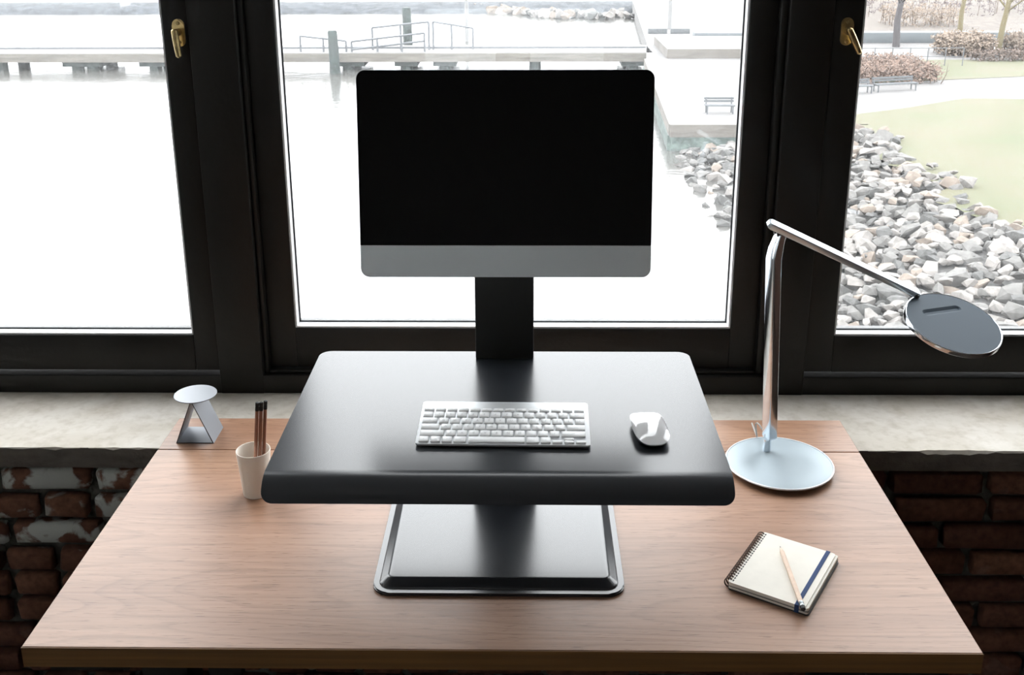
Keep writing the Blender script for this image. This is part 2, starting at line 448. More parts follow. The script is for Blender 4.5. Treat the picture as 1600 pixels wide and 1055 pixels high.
def window(n, x0, x1, z0, z1, gx0, gx1, gz0, gz1, yf, yg, glass, label):
    w = struct(empty('window_%d' % n, ((x0 + x1) / 2, yf, z0)), label)
    yb = yg + 0.035
    obj('stile', B(x0, gx0, yf, yb, z0, z1, bev=0.003), M['frame'], w, True)
    obj('stile', B(gx1, x1, yf, yb, z0, z1, bev=0.003), M['frame'], w, True)
    obj('bottom_rail', B(gx0, gx1, yf + 0.0005, yb, z0, gz0, bev=0.002), M['frame'], w, True)
    obj('top_rail', B(gx0, gx1, yf + 0.0005, yb, gz1, z1, bev=0.002), M['frame'], w, True)
    t = 0.004
    bm = bmesh.new()
    ya, ybd = yf + 0.004, yg - 0.003
    box(bm, gx0, gx1, ya, ybd, gz0, gz0 + t); box(bm, gx0, gx1, ya, ybd, gz1 - t, gz1)
    box(bm, gx0, gx0 + t, ya, ybd, gz0 + t, gz1 - t); box(bm, gx1 - t, gx1, ya, ybd, gz0 + t, gz1 - t)
    obj('glazing_bead', bm, M['bead'], w, True)
    bm = bmesh.new(); t2 = 0.0075
    box(bm, gx0, gx1, yg - 0.003, yg - 0.0005, gz0, gz0 + t2); box(bm, gx0, gx1, yg - 0.003, yg - 0.0005, gz1 - t2, gz1)
    box(bm, gx0, gx0 + t2, yg - 0.003, yg - 0.0005, gz0 + t2, gz1 - t2); box(bm, gx1 - t2, gx1, yg - 0.003, yg - 0.0005, gz0 + t2, gz1 - t2)
    obj('gasket', bm, M['gasket'], w, True)
    bm = bmesh.new()
    vsx = [bm.verts.new(p) for p in ((gx0, yg, gz0), (gx1, yg, gz0), (gx1, yg, gz1), (gx0, yg, gz1))]
    bm.faces.new(vsx)
    obj('glass_pane', bm, M[glass], w, True)
    return w

w1 = window(1, -1.70, -0.743, 0.757, 2.90, -1.64, -0.8006, 0.848, 2.84, 2.313, 2.345, 'glass_l', 'left black framed window over the water, rain spotted')
w2 = window(2, -0.624, 0.547, 0.757, 2.90, -0.559, 0.484, 0.8585, 2.84, 2.334, 2.368, 'glass_l', 'middle black framed window behind the computer, recessed sash')
w3 = window(3, 0.661, 1.64, 0.757, 2.90, 0.7265, 1.58, 0.850, 2.84, 2.313, 2.345, 'glass_r', 'right black framed window over rocks and lawn')

w4 = struct(empty('window_4', (XL - 0.15, (WY0 + WY1) / 2, WZ0)), 'unseen fill window added in the left wall behind the viewer')  # out-of-view window, added to raise the fill light in the room
for y0, y1, z0, z1 in ((WY0, WY1, WZ0, WZ0 + 0.07), (WY0, WY1, WZ1 - 0.07, WZ1)):
    obj('rail', B(XL - 0.19, XL - 0.12, y0, y1, z0, z1, bev=0.003), M['frame'], w4, True)
for y0 in (WY0, (WY0 + WY1) / 2 - 0.035, WY1 - 0.07):
    obj('stile', B(XL - 0.19, XL - 0.12, y0, y0 + 0.07, WZ0 + 0.07, WZ1 - 0.07, bev=0.003), M['frame'], w4, True)
for y0, y1 in ((WY0 + 0.07, (WY0 + WY1) / 2 - 0.035), ((WY0 + WY1) / 2 + 0.035, WY1 - 0.07)):
    bm = bmesh.new()
    bm.faces.new([bm.verts.new(p) for p in ((XL - 0.155, y0, WZ0 + 0.07), (XL - 0.155, y1, WZ0 + 0.07), (XL - 0.155, y1, WZ1 - 0.07), (XL - 0.155, y0, WZ1 - 0.07))])
    obj('glass_pane', bm, M['glass_r'], w4, True)

def handle(w, x, z, swing, yf=2.313):
    bm = bmesh.new()
    pl = [(px, pz) for px, pz in rrect(-0.0135, 0.0135, -0.030, 0.030, 0.0134, 6)]
    t = bmesh.new(); prism(t, pl, 0, 0.005)
    bmesh.ops.bevel(t, geom=[e for e in t.edges if all(abs(v.co.z - 0.005) < 1e-6 for v in e.verts)], offset=0.002, segments=2, affect='EDGES')
    add(bm, t, Matrix.Translation((x, yf, z)) @ Matrix.Rotation(math.radians(90), 4, 'X'))
    h = obj('handle', bm, M['brass'], w, True)
    for dz in (0.021, -0.021):
        s = lathe(bmesh.new(), [(0, 0.0022), (0.003, 0.0018), (0.0045, 0), (0.0045, -0.002)], 12)
        s.transform(Matrix.Translation((x, yf - 0.005, z + dz)) @ Matrix.Rotation(math.radians(90), 4, 'X'))
        obj('screw', s, M['brass'], h, True)
    bm = bmesh.new()
    tube(bm, [(x, yf - 0.004, z + 0.002), (x, yf - 0.03, z + 0.002)], 0.008, 14)
    a = math.radians(swing)
    d = Vector((math.sin(a), 0, -math.cos(a)))
    p0 = Vector((x, yf - 0.03, z + 0.002))
    tube(bm, [p0 - d * 0.009, p0 - d * 0.006, p0 + d * 0.012, p0 + d * 0.04, p0 + d * 0.050, p0 + d * 0.053], [0.004, 0.0068, 0.0075, 0.0068, 0.006, 0.003], 14)
    obj('lever', bm, M['brass'], h, True)
handle(w1, -0.7645, 1.563, 5)
handle(w3, 0.6915, 1.563, 27)

# ------------------------------------------------------------------ desk
desk = tag(empty('desk', (-0.0435, 1.72, 0.0)), 'walnut topped desk against the concrete window sill', 'desk')
DX0, DX1 = -0.7745, 0.688
obj('desk_top', B(DX0, DX1, 1.336, 1.9525, 0.7045, 0.74, bev=0.0012, seg=1), M['walnut'], desk, True)
fl = obj('rear_flap', B(DX0 + 0.0005, DX1, 1.9545, 2.096, 0.7045, 0.74, bev=0.0012, seg=1), M['walnut2'], desk, True)
eb = obj('edge_band', B(DX0, DX1, 1.3345, 1.336, 0.7048, 0.7392), M['walnut_edge'], desk, True)
for x0, x1 in ((-0.757, -0.63), (0.53, 0.66)):
    obj('side_bracket', B(x0, x1, 1.375, 1.92, 0.664, 0.7042, bev=0.003), M['steel'], desk, True)
    xc = (x0 + x1) / 2
    obj('leg', B(xc - 0.045, xc + 0.045, 1.66, 1.74, 0.03, 0.664, bev=0.004), M['steel'], desk, True)
    obj('foot', B(xc - 0.045, xc + 0.045, 1.38, 2.0, 0.0, 0.03, bev=0.006), M['steel'], desk, True)
obj('crossbeam', B(-0.648, 0.55, 1.66, 1.74, 0.60, 0.66, bev=0.003), M['steel'], desk, True)
obj('control_paddle', B(-0.495, -0.44, 1.345, 1.43, 0.680, 0.7042, bev=0.004), M['steel'], desk, True)

# ------------------------------------------------------------------ sit-stand converter
TZ = 1.0345
CX0 = -0.0435
conv = tag(empty('desk_converter', (CX0, 1.70, 0.74)), 'black sit-stand converter with wide tray, column and flat base', 'desk riser')
# base: thin flange plus pressed pan with sloped sides
bm = bmesh.new()
pl = rrect(-0.2565, 0.1605, 1.4665, 1.86, 0.028, 8)
t = bmesh.new(); prism(t, pl, 0.7401, 0.746)
bmesh.ops.bevel(t, geom=[e for e in t.edges if all(abs(v.co.z - 0.746) < 1e-6 for v in e.verts)], offset=0.002, segments=2, affect='EDGES')
add(bm, t)
base = obj('base_plate', bm, M['base'], conv, True)
bm = bmesh.new()
def rl(i, z, r): return [(x, y, z) for x, y in rrect(-0.2565 + i, 0.1605 - i, 1.4665 + i, 1.86 - i, r, 8)]
loft(bm, [rl(0.0095, 0.7455, 0.022), rl(0.010, 0.7475, 0.022), rl(0.0125, 0.7490, 0.020), rl(0.0225, 0.7565, 0.012), rl(0.0245, 0.7578, 0.010), rl(0.0275, 0.7582, 0.008)])
obj('base_pan', bm, M['base'], conv, True, ang=0.9)
# lower column
bm = bmesh.new()
loft(bm, [[(x, y, z) for x, y in rrect(CX0 - w / 2, CX0 + w / 2, 1.745, 1.80, 0.012, 4)] for z, w in ((0.758, 0.122), (0.80, 0.118), (1.0235, 0.116))])
obj('lower_column', bm, M['column'], conv, True)
# tray with a rolled front lip, rounded rear corners
bm = bmesh.new()
TX0, TX1, TYF, TYB, R = -0.3830, 0.2960, 1.3165, 1.7916, 0.040
xs = []
rc = 0.022
for k in range(9): xs.append(TX0 + rc * (1 - math.cos(math.pi / 2 * k / 8)))
xs += [TX0 + rc + (TX1 - TX0 - 2 * rc) * k / 24 for k in range(1, 24)]
xs += [2 * (TX0 + TX1) / 2 - x for x in xs[8::-1]]
xs = sorted(set(round(x, 6) for x in xs))
TT = 0.0115
loops = []
for x in xs:
    dx = max(0, TX0 + rc - x, x - (TX1 - rc))
    back = TYB - (rc - math.sqrt(max(0, rc * rc - dx * dx)))
    rl_ = 0.016
    dl = max(0, TX0 + rl_ - x, x - (TX1 - rl_))
    drop = 0.0322 - (rl_ - math.sqrt(max(0, rl_ * rl_ - dl * dl)))
    amax = math.acos(1 - drop / R)
    lp_ = [(x, back, TZ - TT), (x, back, TZ - 0.001), (x, back - 0.001, TZ), (x, TYF + R + 0.05, TZ), (x, TYF + R + 0.002, TZ)]
    for k in range(13):
        a = amax * k / 12
        lp_.append((x, TYF + R - R * math.sin(a), TZ - R + R * math.cos(a)))
    for k in range(12, -1, -1):
        a = amax * k / 12
        lp_.append((x, TYF + R - (R - TT) * math.sin(a), TZ - R + (R - TT) * math.cos(a)))
    loops.append(lp_)
loft(bm, loops)
obj('tray', bm, M['tray'], conv, True, ang=0.7)
# upper column and monitor bracket
obj('upper_column', B(-0.0947, 0.0107, 1.7567, 1.7890, 1.0340, 1.342, bev=0.0025), M['column'], conv, True)
obj('monitor_bracket', B(-0.090, 0.006, 1.7705, 1.800, 1.275, 1.437, bev=0.003), M['column'], conv, True)

# ------------------------------------------------------------------ monitor (built upright, tilted back)
MONZ, MONY, MONX = 1.2041, 1.7228, -0.0387
MH = 0.374
mon = tag(empty('desktop_computer', (MONX, MONY, MONZ), (math.radians(-7.2), 0, 0)), 'silver all-in-one computer with switched-off black screen', 'computer')
mon.scale = (0.955,) * 3
def slab(bm, pts, y0, y1):
    a = [bm.verts.new((x, y0, z)) for x, z in pts]; b = [bm.verts.new((x, y1, z)) for x, z in pts]
    n = len(pts)
    for k in range(n): bm.faces.new((a[k], a[(k + 1) % n], b[(k + 1) % n], b[k]))
    bm.faces.new(a); bm.faces.new(b[::-1]); return bm
CH = 0.0585
outline = rrect(-0.264, 0.264, 0, MH, 0.016, 8)
bm = bmesh.new()
loops = []
for s, y in ((1, 0.002), (1, 0.006), (0.96, 0.011), (0.8, 0.016), (0.55, 0.0185)):
    loops.append([(x * s, y, MH / 2 + (z - MH / 2) * s) for x, z in outline])
loft(bm, loops)
obj('housing', bm, M['alu'], mon)
top = [(x, z) for x, z in outline if z > MH / 2] + []
scr = [(0.264, CH + 0.0004)] + top + [(-0.264, CH + 0.0004)]
scr_pts = [(x, z) for x, z in scr]
obj('screen', slab(bmesh.new(), scr_pts, 0.0, 0.002), M['screen'], mon)
low = [(x, z) for x, z in outline if z < MH / 2]
obj('chin', slab(bmesh.new(), [(-0.264, CH)] + low + [(0.264, CH)], 0.0003, 0.002), M['alu'], mon)

# ------------------------------------------------------------------ keyboard
KX, KY = -0.0378, 1.4234
kb = tag(empty('keyboard', (KX, KY, TZ), (0, 0, math.radians(-0.8))), 'slim silver keyboard with white keys on the black tray', 'keyboard')
kb.scale = (0.955,) * 3
KT = math.radians(4.6)          # tilt of the top plate
KD = 0.131
rot = Matrix.Rotation(KT, 4, 'X')
lift = Matrix.Translation((0, 0, 0.0062)) @ rot
bm = bmesh.new()
pl = rrect(-0.1395, 0.1395, 0, KD, 0.005, 5)
t = bmesh.new(); prism(t, pl, -0.0028, 0.0)
bmesh.ops.bevel(t, geom=[e for e in t.edges if all(abs(v.co.z) < 1e-6 for v in e.verts)], offset=0.0006, segments=2, affect='EDGES')
t.transform(lift); add(bm, t)
obj('top_plate', bm, M['kbody'], kb)
bm = bmesh.new()
prism(bm, rrect(-0.1385, 0.1385, 0.0008, KD - 0.001, 0.005, 4), -0.0050, -0.0028)
bm.transform(lift)
tube(bm, [(-0.1380, KD - 0.010, 0.0070), (0.1380, KD - 0.010, 0.0070)], 0.0068, 16)
obj('underside', bm, M['kbase'], kb)
U = 0.01868
KX0 = -0.1395 + 0.0045
def legend(txt):
    cu = bpy.data.curves.new('legend', 'FONT')
    cu.body = txt; cu.size = 0.0062 if len(txt) == 1 else 0.0030
    cu.align_x = 'CENTER'; cu.align_y = 'CENTER'; cu.resolution_u = 1
    to = bpy.data.objects.new('legend', cu); COL.objects.link(to)
    dg = bpy.context.evaluated_depsgraph_get()
    me = bpy.data.meshes.new_from_object(to.evaluated_get(dg))
    bpy.data.objects.remove(to); bpy.data.curves.remove(cu)
    me.name = 'legend'
    return me
keymesh = {}
def key(x, y, w, d, txt=''):
    """x, y = left front corner on the plate, w, d = size of the key"""
    kk = (round(w, 5), round(d, 5))
    if kk not in keymesh:
        bm = bmesh.new()
        a = rrect(-w / 2, w / 2, -d / 2, d / 2, 0.0018, 2)
        b_ = rrect(-w / 2 + 0.0006, w / 2 - 0.0006, -d / 2 + 0.0006, d / 2 - 0.0006, 0.0016, 2)
        loft(bm, [[(px, py, 0.0) for px, py in a], [(px, py, 0.0017) for px, py in a], [(px, py, 0.0022) for px, py in b_]], cap0=False)
        finish(bm, 0.9)
        me = bpy.data.meshes.new('key'); bm.to_mesh(me); bm.free(); me.materials.append(M['key'])
        keymesh[kk] = me
    o = link('key', keymesh[kk], None, kb)
    o.matrix_local = lift @ Matrix.Translation((x + w / 2, y + d / 2, 0.0001))
    if txt:
        me = legend(txt); me.materials.append(M['keylegend'])
        l = link('legend', me, None, o)
        l.location = (0 if len(txt) == 1 else 0, 0, 0.00228)
GAP = 0.0029
def keyrow(y, d, items):
    x = KX0
    for w, txt in items:
        key(x, y, w * U - GAP, d, txt); x += w * U
RP = 0.0187
rowsd = [
    [(1.75, 'tab')] ,
]
y5 = 0.0042
d0 = RP - GAP
keyrow(y5 + RP, d0, [(2.23, 'shift')] + [(1, c) for c in 'ZXCVBNM,./'] + [(2.23, 'shift')])
keyrow(y5 + 2 * RP, d0, [(1.73, 'caps')] + [(1, c) for c in "ASDFGHJKL;'"] + [(1.73, 'return')])
keyrow(y5 + 3 * RP, d0, [(1.46, 'tab')] + [(1, c) for c in 'QWERTYUIOP[]'] + [(1, '\\')])
keyrow(y5 + 4 * RP, d0, [(1, c) for c in '`1234567890-='] + [(1.46, 'delete')])
fw = 14.46 / 14
keyrow(y5 + 5 * RP, 0.0088, [(fw, 'esc')] + [(fw, 'F%d' % k) for k in range(1, 13)] + [(fw, '')])
keyrow(y5, d0, [(1, 'fn'), (1, 'ctrl'), (1, 'alt'), (1.23, 'cmd'), (5.0, ''), (1.23, 'cmd'), (1, 'alt')])
xa = KX0 + 11.46 * U
hd = 0.0068
key(xa, y5, U - GAP, hd, ''); key(xa + U, y5, U - GAP, hd, ''); key(xa + U, y5 + hd + 0.0008, U - GAP, hd, ''); key(xa + 2 * U, y5, U - GAP, hd, '')

# ------------------------------------------------------------------ mouse
ms = tag(empty('computer_mouse', (0.1896, 1.4736, TZ), (0, 0, math.radians(4))), 'glossy white mouse right of the keyboard', 'mouse')
ms.scale = (0.955,) * 3
bm = bmesh.new()
nu, nv = 28, 36
ML, MW = 0.1135, 0.0575
def mouse_pt(i, j):
    """polar grid: i = ring 0..1, j = angle"""
    a = 2 * math.pi * j / nv
    ca, sa = math.cos(a), math.sin(a)
    n = 3.1
    ex = abs(ca) ** (2 / n) * (1 if ca >= 0 else -1); ey = abs(sa) ** (2 / n) * (1 if sa >= 0 else -1)
    s = i / 12
    px, py = ex * s * MW / 2, ey * s * ML / 2
    arch = 0.0185 - 0.0125 * (py / (ML / 2)) ** 2
    edge = 0.0085 - 0.0045 * (py / (ML / 2)) ** 2
    zz = edge + (arch - edge) * math.sqrt(max(0, 1 - (abs(px) / (MW / 2)) ** 2.4)) * (1 if s < 1 else 1)
    return (px, py, zz + 0.003)
rings = [[bm.verts.new(mouse_pt(i, j)) for j in range(nv)] for i in range(1, 13)]
c0 = bm.verts.new((0, 0, 0.0215))
for j in range(nv): bm.faces.new((c0, rings[0][j], rings[0][(j + 1) % nv]))
for a, b in zip(rings, rings[1:]):
    for j in range(nv): bm.faces.new((a[j], b[j], b[(j + 1) % nv], a[(j + 1) % nv]))
low_ring = [bm.verts.new((v.co.x * 0.985, v.co.y * 0.985, v.co.z - 0.0018)) for v in rings[-1]]
for j in range(nv): bm.faces.new((rings[-1][j], low_ring[j], low_ring[(j + 1) % nv], rings[-1][(j + 1) % nv]))
obj('shell', bm, M['mouse'], ms, ang=1.2)
bm = bmesh.new()
def ol(s, z0, f):
    out = []
    for j in range(nv):
        x, y, z = mouse_pt(12, j)
        out.append((x * s, y * s, z0 if f is None else z - f))
    return out
loft(bm, [ol(0.80, 0.0003, None), ol(0.86, 0.0022, None), ol(0.975, 0, 0.0022)])
obj('underside', bm, M['kbase'], ms)

# ------------------------------------------------------------------ desk lamp
LB = Vector((0.5063, 1.8883, 0.74))
lamp = tag(empty('desk_lamp', LB), 'silver desk lamp with round base and round tilted head', 'lamp')
bm = bmesh.new()
lathe(bm, [(0, 0.0065), (0.085, 0.0065), (0.102, 0.0085), (0.1052, 0.0108), (0.1052, 0.0118), (0.1035, 0.0128), (0.06, 0.0130), (0, 0.0131)], 96)
lb = obj('base', bm, M['lampalu'], lamp, ang=0.9)
bm = bmesh.new()
lathe(bm, [(0.1036, 0.0122), (0.1036, 0.0134), (0.1050, 0.0138), (0.1062, 0.0133), (0.1069, 0.0120), (0.1066, 0.0106), (0.1056, 0.0098), (0.1036, 0.0098)], 96, close=True)
M['rim'] = mat('bright_rim', (0.85, 0.87, 0.90), 0.28, 0.35)
obj('base_rim', bm, M['rim'], lb)
bm = bmesh.new(); lathe(bm, [(0, 0), (0.07, 0), (0.07, 0.0068), (0, 0.0068)], 48)
obj('base_foot', bm, M['steel'], lb)
# post
PB = Vector((0.4912, 1.935, 0.752)) - LB
bm = bmesh.new()
tube(bm, [PB, PB + Vector((0, 0, 0.016)), PB + Vector((0.001, 0, 0.028))], [0.0082, 0.0082, 0.007], 20)
obj('post_foot', bm, M['chrome'], lamp)
bm = bmesh.new()
tube(bm, [PB + Vector((-0.004, -0.006, 0.034)), PB + Vector((0.010, 0.004, 0.034))], 0.0075, 18)
tube(bm, [PB + Vector((0.001, 0, 0.024)), PB + Vector((0.002, 0, 0.046))], 0.0055, 14)
obj('post_pivot', bm, M['chrome'], lamp)
def bar(pts, w, d, yawdeg, r=0.003, axis_up=Vector((0, 0, 1))):
    """rounded rectangular bar through pts; w across, d deep; section turned by yaw"""
    bm = bmesh.new(); loops = []
    a = math.radians(yawdeg)
    for i, (p, s) in enumerate(pts):
        sec = rrect(-w * s / 2, w * s / 2, -d * s / 2, d * s / 2, min(r, w * s / 2.2), 3)
        loops.append([(p[0] + x * math.cos(a) - y * math.sin(a), p[1] + x * math.sin(a) + y * math.cos(a), p[2]) for x, y in sec])
    return loft(bm, loops)
P0 = PB + Vector((0.0035, 0, 0.030))
P1 = Vector((0.4768, 1.935, 1.168)) - LB
P2 = Vector((0.4795, 1.935, 1.190)) - LB
P3 = Vector((0.4860, 1.935, 1.2180)) - LB
obj('lower_arm', bar([(P0, 0.8), (P0 + Vector((0, 0, 0.004)), 1.0), (P1, 1.0), (P2, 0.95), (P3 - Vector((0.001, 0, 0.004)), 0.75), (P3, 0.6)], 0.0195, 0.028, 24), M['chrome'], lamp)
# upper arm: rectangular bar from behind the post to the head rim
A0 = Vector((0.4585, 1.925, 1.2440)); A1 = Vector((0.7925, 2.0110, 1.0680))
d = (A1 - A0).normalized()
side = d.cross(Vector((0, 0, 1))).normalized(); up = side.cross(d)
tw = math.radians(27)
side, up = side * math.cos(tw) - up * math.sin(tw), up * math.cos(tw) + side * math.sin(tw)   # the bar is turned on its axis
bm = bmesh.new(); loops = []
Ltot = (A1 - A0).length
for sdist, sc in ((0, 0.5), (0.003, 0.85), (0.008, 1.0), (Ltot - 0.004, 0.93), (Ltot, 0.85)):
    c = A0 + d * sdist - LB
    loops.append([tuple(c + side * x * sc + up * y * sc) for x, y in rrect(-0.0100, 0.0100, -0.0068, 0.0068, 0.0022, 3)])
loft(bm, loops)
M['armsilver'] = mat('lamp_arm_silver', (0.72, 0.79, 0.83), 0.22, 0.65)
obj('upper_arm', bm, M['armsilver'], lamp)
bm = bmesh.new()
j0 = A0 + d * 0.030 - LB
tube(bm, [j0 + Vector((0.0, 0, -0.004)), P3 + Vector((0, 0, -0.012))], [0.0065, 0.0065], 14)
obj('elbow_joint', bm, M['steel'], lamp)
for sg in (0.018, 0.052):
    bm = bmesh.new()
    q0 = A0 + d * sg - LB - up * 0.0075
    q1 = P3 + Vector((0.006 if sg > 0.03 else -0.006, 0, -0.014 if sg < 0.03 else -0.03))
    tube(bm, [q0, q1], 0.0007, 6)
    obj('tension_wire', bm, M['chrome'], lamp)
# head
HN = Vector((0.1146, -0.3053, 0.9453)).normalized(); HC = Vector((0.8399, 1.937, 1.035)) - LB
ha = HN.cross(Vector((0, 1, 0))).normalized(); hb = HN.cross(ha)
hm = Matrix((( -ha.x, -hb.x, HN.x, HC.x), (-ha.y, -hb.y, HN.y, HC.y), (-ha.z, -hb.z, HN.z, HC.z), (0, 0, 0, 1)))
RH = 0.094
head = empty('lamp_head'); head.parent = lamp; head.matrix_local = hm
# top disc with a real slot cut into it (the touch switch)
bm = bmesh.new()
seg = 96
outer = [bm.verts.new((0.0915 * math.cos(2 * math.pi * k / seg), 0.0915 * math.sin(2 * math.pi * k / seg), 0.0)) for k in range(seg)]
s0 = Vector((-0.0550, 0.0205)); s1 = Vector((0.0300, 0.0525))
sd = (s1 - s0).normalized(); sn = Vector((-sd.y, sd.x)); sl = (s1 - s0).length; sr = 0.0092
slot = []
for k in range(13):
    a = -math.pi / 2 + math.pi * k / 12
    slot.append(s1 - sd * sr + sd * sr * math.cos(a) + sn * sr * math.sin(a))
for k in range(13):
    a = math.pi / 2 + math.pi * k / 12
    slot.append(s0 + sd * sr + sd * sr * math.cos(a) + sn * sr * math.sin(a))
sv = [bm.verts.new((p.x, p.y, 0)) for p in slot]
edges = [bm.edges.new((outer[k], outer[(k + 1) % seg])) for k in range(seg)] + [bm.edges.new((sv[k], sv[(k + 1) % len(sv)])) for k in range(len(sv))]
bmesh.ops.triangle_fill(bm, use_beauty=True, edges=edges)
smid = (s0 + s1) / 2
inside = [f for f in bm.faces if abs((Vector(f.calc_center_median()[:2]) - smid).dot(sn)) < sr * 0.98 and abs((Vector(f.calc_center_median()[:2]) - smid).dot(sd)) < sl / 2 and all(v in sv for v in f.verts)]
bmesh.ops.delete(bm, geom=inside, context='FACES')
def groove(p):
    w = p - smid
    q_ = smid + sd * (w.dot(sd) * 0.93) + sn * (w.dot(sn) * 0.35)
    return (q_.x, q_.y, -0.0036)
lowv = [bm.verts.new(groove(p)) for p in slot]
for k in range(len(sv)): bm.faces.new((sv[k], sv[(k + 1) % len(sv)], lowv[(k + 1) % len(sv)], lowv[k]))
bm.faces.new(lowv)
M['headtop'] = mat('lamp_head_satin', (0.098, 0.122, 0.148), 0.55, 0.0, 0.1)
obj('head_top', bm, M['headtop'], head, ang=0.2)
bm = bmesh.new()
lathe(bm, [(0.0912, 0.0), (0.0925, 0.0006), (0.0940, -0.0004), (0.0945, -0.0025), (0.0945, -0.0085), (0.0930, -0.0100), (0.0905, -0.0100), (0.0905, -0.001)], 96, close=True)
obj('head_rim', bm, M['chrome'], head)
bm = bmesh.new(); lathe(bm, [(0, -0.0112), (0.085, -0.0108), (0.0906, -0.0095), (0.0906, -0.0055), (0, -0.0055)], 72)
M['diffuser'] = mat('lamp_diffuser', (0.5, 0.5, 0.5), 0.5)
obj('diffuser', bm, M['diffuser'], head)
bm = bmesh.new()
e0 = A1 - LB - d * 0.006; tube(bm, [e0 + side * 0.012, e0 - side * 0.012], 0.0045, 12)
obj('head_hinge', bm, M['steel'], lamp)
bm = bmesh.new()
q = Vector((0.4865, 1.952, 0.755)) - LB
cp = [(0.003, -0.004, 0.026), (-0.003, 0.003, 0.036), (-0.008, 0.009, 0.043), (-0.011, 0.016, 0.044), (-0.012, 0.023, 0.038), (-0.010, 0.029, 0.026), (-0.006, 0.036, 0.010), (-0.002, 0.046, -0.006), (0.002, 0.062, -0.0128), (0.004, 0.125, -0.0128)]
tube(bm, [q + Vector(v) for v in cp], 0.0017, 8)
M['cord'] = mat('pale_cord', (0.42, 0.42, 0.40), 0.5)
obj('power_cord', bm, M['cord'], lamp)

# ------------------------------------------------------------------ notebook and pencil
nbx = Vector((0.3294, 1.4908, 0.74))
nb = tag(empty('notebook', nbx, (0, 0, math.radians(-31.5))), 'cream spiral notebook with navy elastic band on the desk', 'notebook')
NW, NH = 0.137, 0.173
def plate(x0, x1, y0, y1, z0, z1, r, seg=5): return prism(bmesh.new(), rrect(x0, x1, y0, y1, r, seg), z0, z1)
obj('back_cover', plate(0.001, NW, 0, NH, 0.0002, 0.0018, 0.006), M['backcover'], nb)
obj('pages', plate(0.002, NW - 0.002, 0.0012, NH - 0.0012, 0.0018, 0.0062, 0.004), M['paper'], nb)
obj('divider', plate(0.0015, NW - 0.001, 0.0006, NH - 0.0006, 0.0062, 0.0070, 0.005), M['backcover'], nb)
obj('pages', plate(0.002, NW - 0.002, 0.0012, NH - 0.0012, 0.0070, 0.0128, 0.004), M['paper'], nb)
obj('front_cover', plate(0.001, NW - 0.0065, 0.0004, NH - 0.0004, 0.0128, 0.0142, 0.006), M['cover'], nb)
bm = bmesh.new()
box(bm, 0.1135, 0.1205, 0.0004, NH - 0.0004, 0.0142, 0.0150, bev=0.0002, seg=1)
box(bm, 0.1135, 0.1205, -0.0006, 0.0004, 0.0005, 0.0148); box(bm, 0.1135, 0.1205, NH - 0.0004, NH + 0.0006, 0.0005, 0.0148)
obj('elastic_band', bm, M['band'], nb)
bm = bmesh.new()
nring = 22
ring = bmesh.new()
n = 18
pts = [(0.0005 + 0.0075 * math.cos(2 * math.pi * k / n), 0.0012 * math.sin(2 * math.pi * k / n), 0.0080 + 0.0078 * math.sin(2 * math.pi * k / n)) for k in range(n + 1)]
tube(ring, pts, 0.0007, 6, caps=False)
tube(ring, [(p[0], p[1] + 0.0022, p[2]) for p in pts], 0.0007, 6, caps=False)
finish(ring, 1.5)
rme = bpy.data.meshes.new('wire_ring'); ring.to_mesh(rme); ring.free(); rme.materials.append(M['wire'])
hme_bm = bmesh.new(); lathe(hme_bm, [(0, 0.0002), (0.0014, 0.0002), (0.0014, 0.0)], 8); finish(hme_bm)
hme = bpy.data.meshes.new('punch_hole'); hme_bm.to_mesh(hme); hme_bm.free(); hme.materials.append(M['backcover'])
for k in range(nring):
    y = 0.007 + (NH - 0.016) * k / (nring - 1)
    o = link('wire_ring', rme, None, nb); o.location = (0.0, y, 0)
    for dy in (0.0, 0.0022):
        h = link('punch_hole', hme, None, o); h.location = (0.0080, dy, 0.0142)

def hexpencil(name, length, r, bodym, endm, endlen, label, loc, direction, group=None, ferrule=None):
    """pencil along +Z from the point to the capped end"""
    d = Vector(direction).normalized()
    q_ = Vector((0, 0, 1)).rotation_difference(d)
    p = tag(empty(name, loc, q_.to_euler()), label, 'pencil', group)
    bm = bmesh.new(); tube(bm, [(0, 0, 0.018), (0, 0, length - endlen)], r, 6)
    obj('barrel', bm, bodym, p, ang=0.4)
    bm = bmesh.new(); tube(bm, [(0, 0, 0.005), (0, 0, 0.018)], [r * 0.3, r * 0.98], 12)
    obj('sharpened_cone', bm, M['pencilwood'], p)
    bm = bmesh.new(); tube(bm, [(0, 0, 0.0), (0, 0, 0.005)], [0.0003, r * 0.3], 8)
    obj('lead_tip', bm, M['blackcap'], p)
    if ferrule:
        bm = bmesh.new()
        tube(bm, [(0, 0, length - endlen), (0, 0, length - endlen * 0.75), (0, 0, length - endlen * 0.7), (0, 0, length - endlen * 0.6), (0, 0, length - endlen * 0.55), (0, 0, length - endlen * 0.4)], [r * 1.02, r * 1.02, r * 0.88, r * 0.88, r * 1.05, r * 1.05], 14)
        obj('ferrule', bm, ferrule, p)
        bm = bmesh.new(); tube(bm, [(0, 0, length - endlen * 0.4), (0, 0, length - 0.001), (0, 0, length)], [r * 0.92, r * 0.92, r * 0.7], 14)
        obj('eraser', bm, endm, p)
    else:
        bm = bmesh.new()
        tube(bm, [(0, 0, length - endlen), (0, 0, length - endlen * 0.55), (0, 0, length - endlen * 0.52), (0, 0, length - endlen * 0.46), (0, 0, length - endlen * 0.43), (0, 0, length - 0.0008), (0, 0, length)], [r * 1.03, r * 1.03, r * 0.93, r * 0.93, r * 1.03, r * 1.03, r * 0.8], 14)
        obj('end_cap', bm, endm, p)
    return p
pa = Vector((0.4378, 1.5850, 0.7590)); pb = Vector((0.4352, 1.4120, 0.7590))
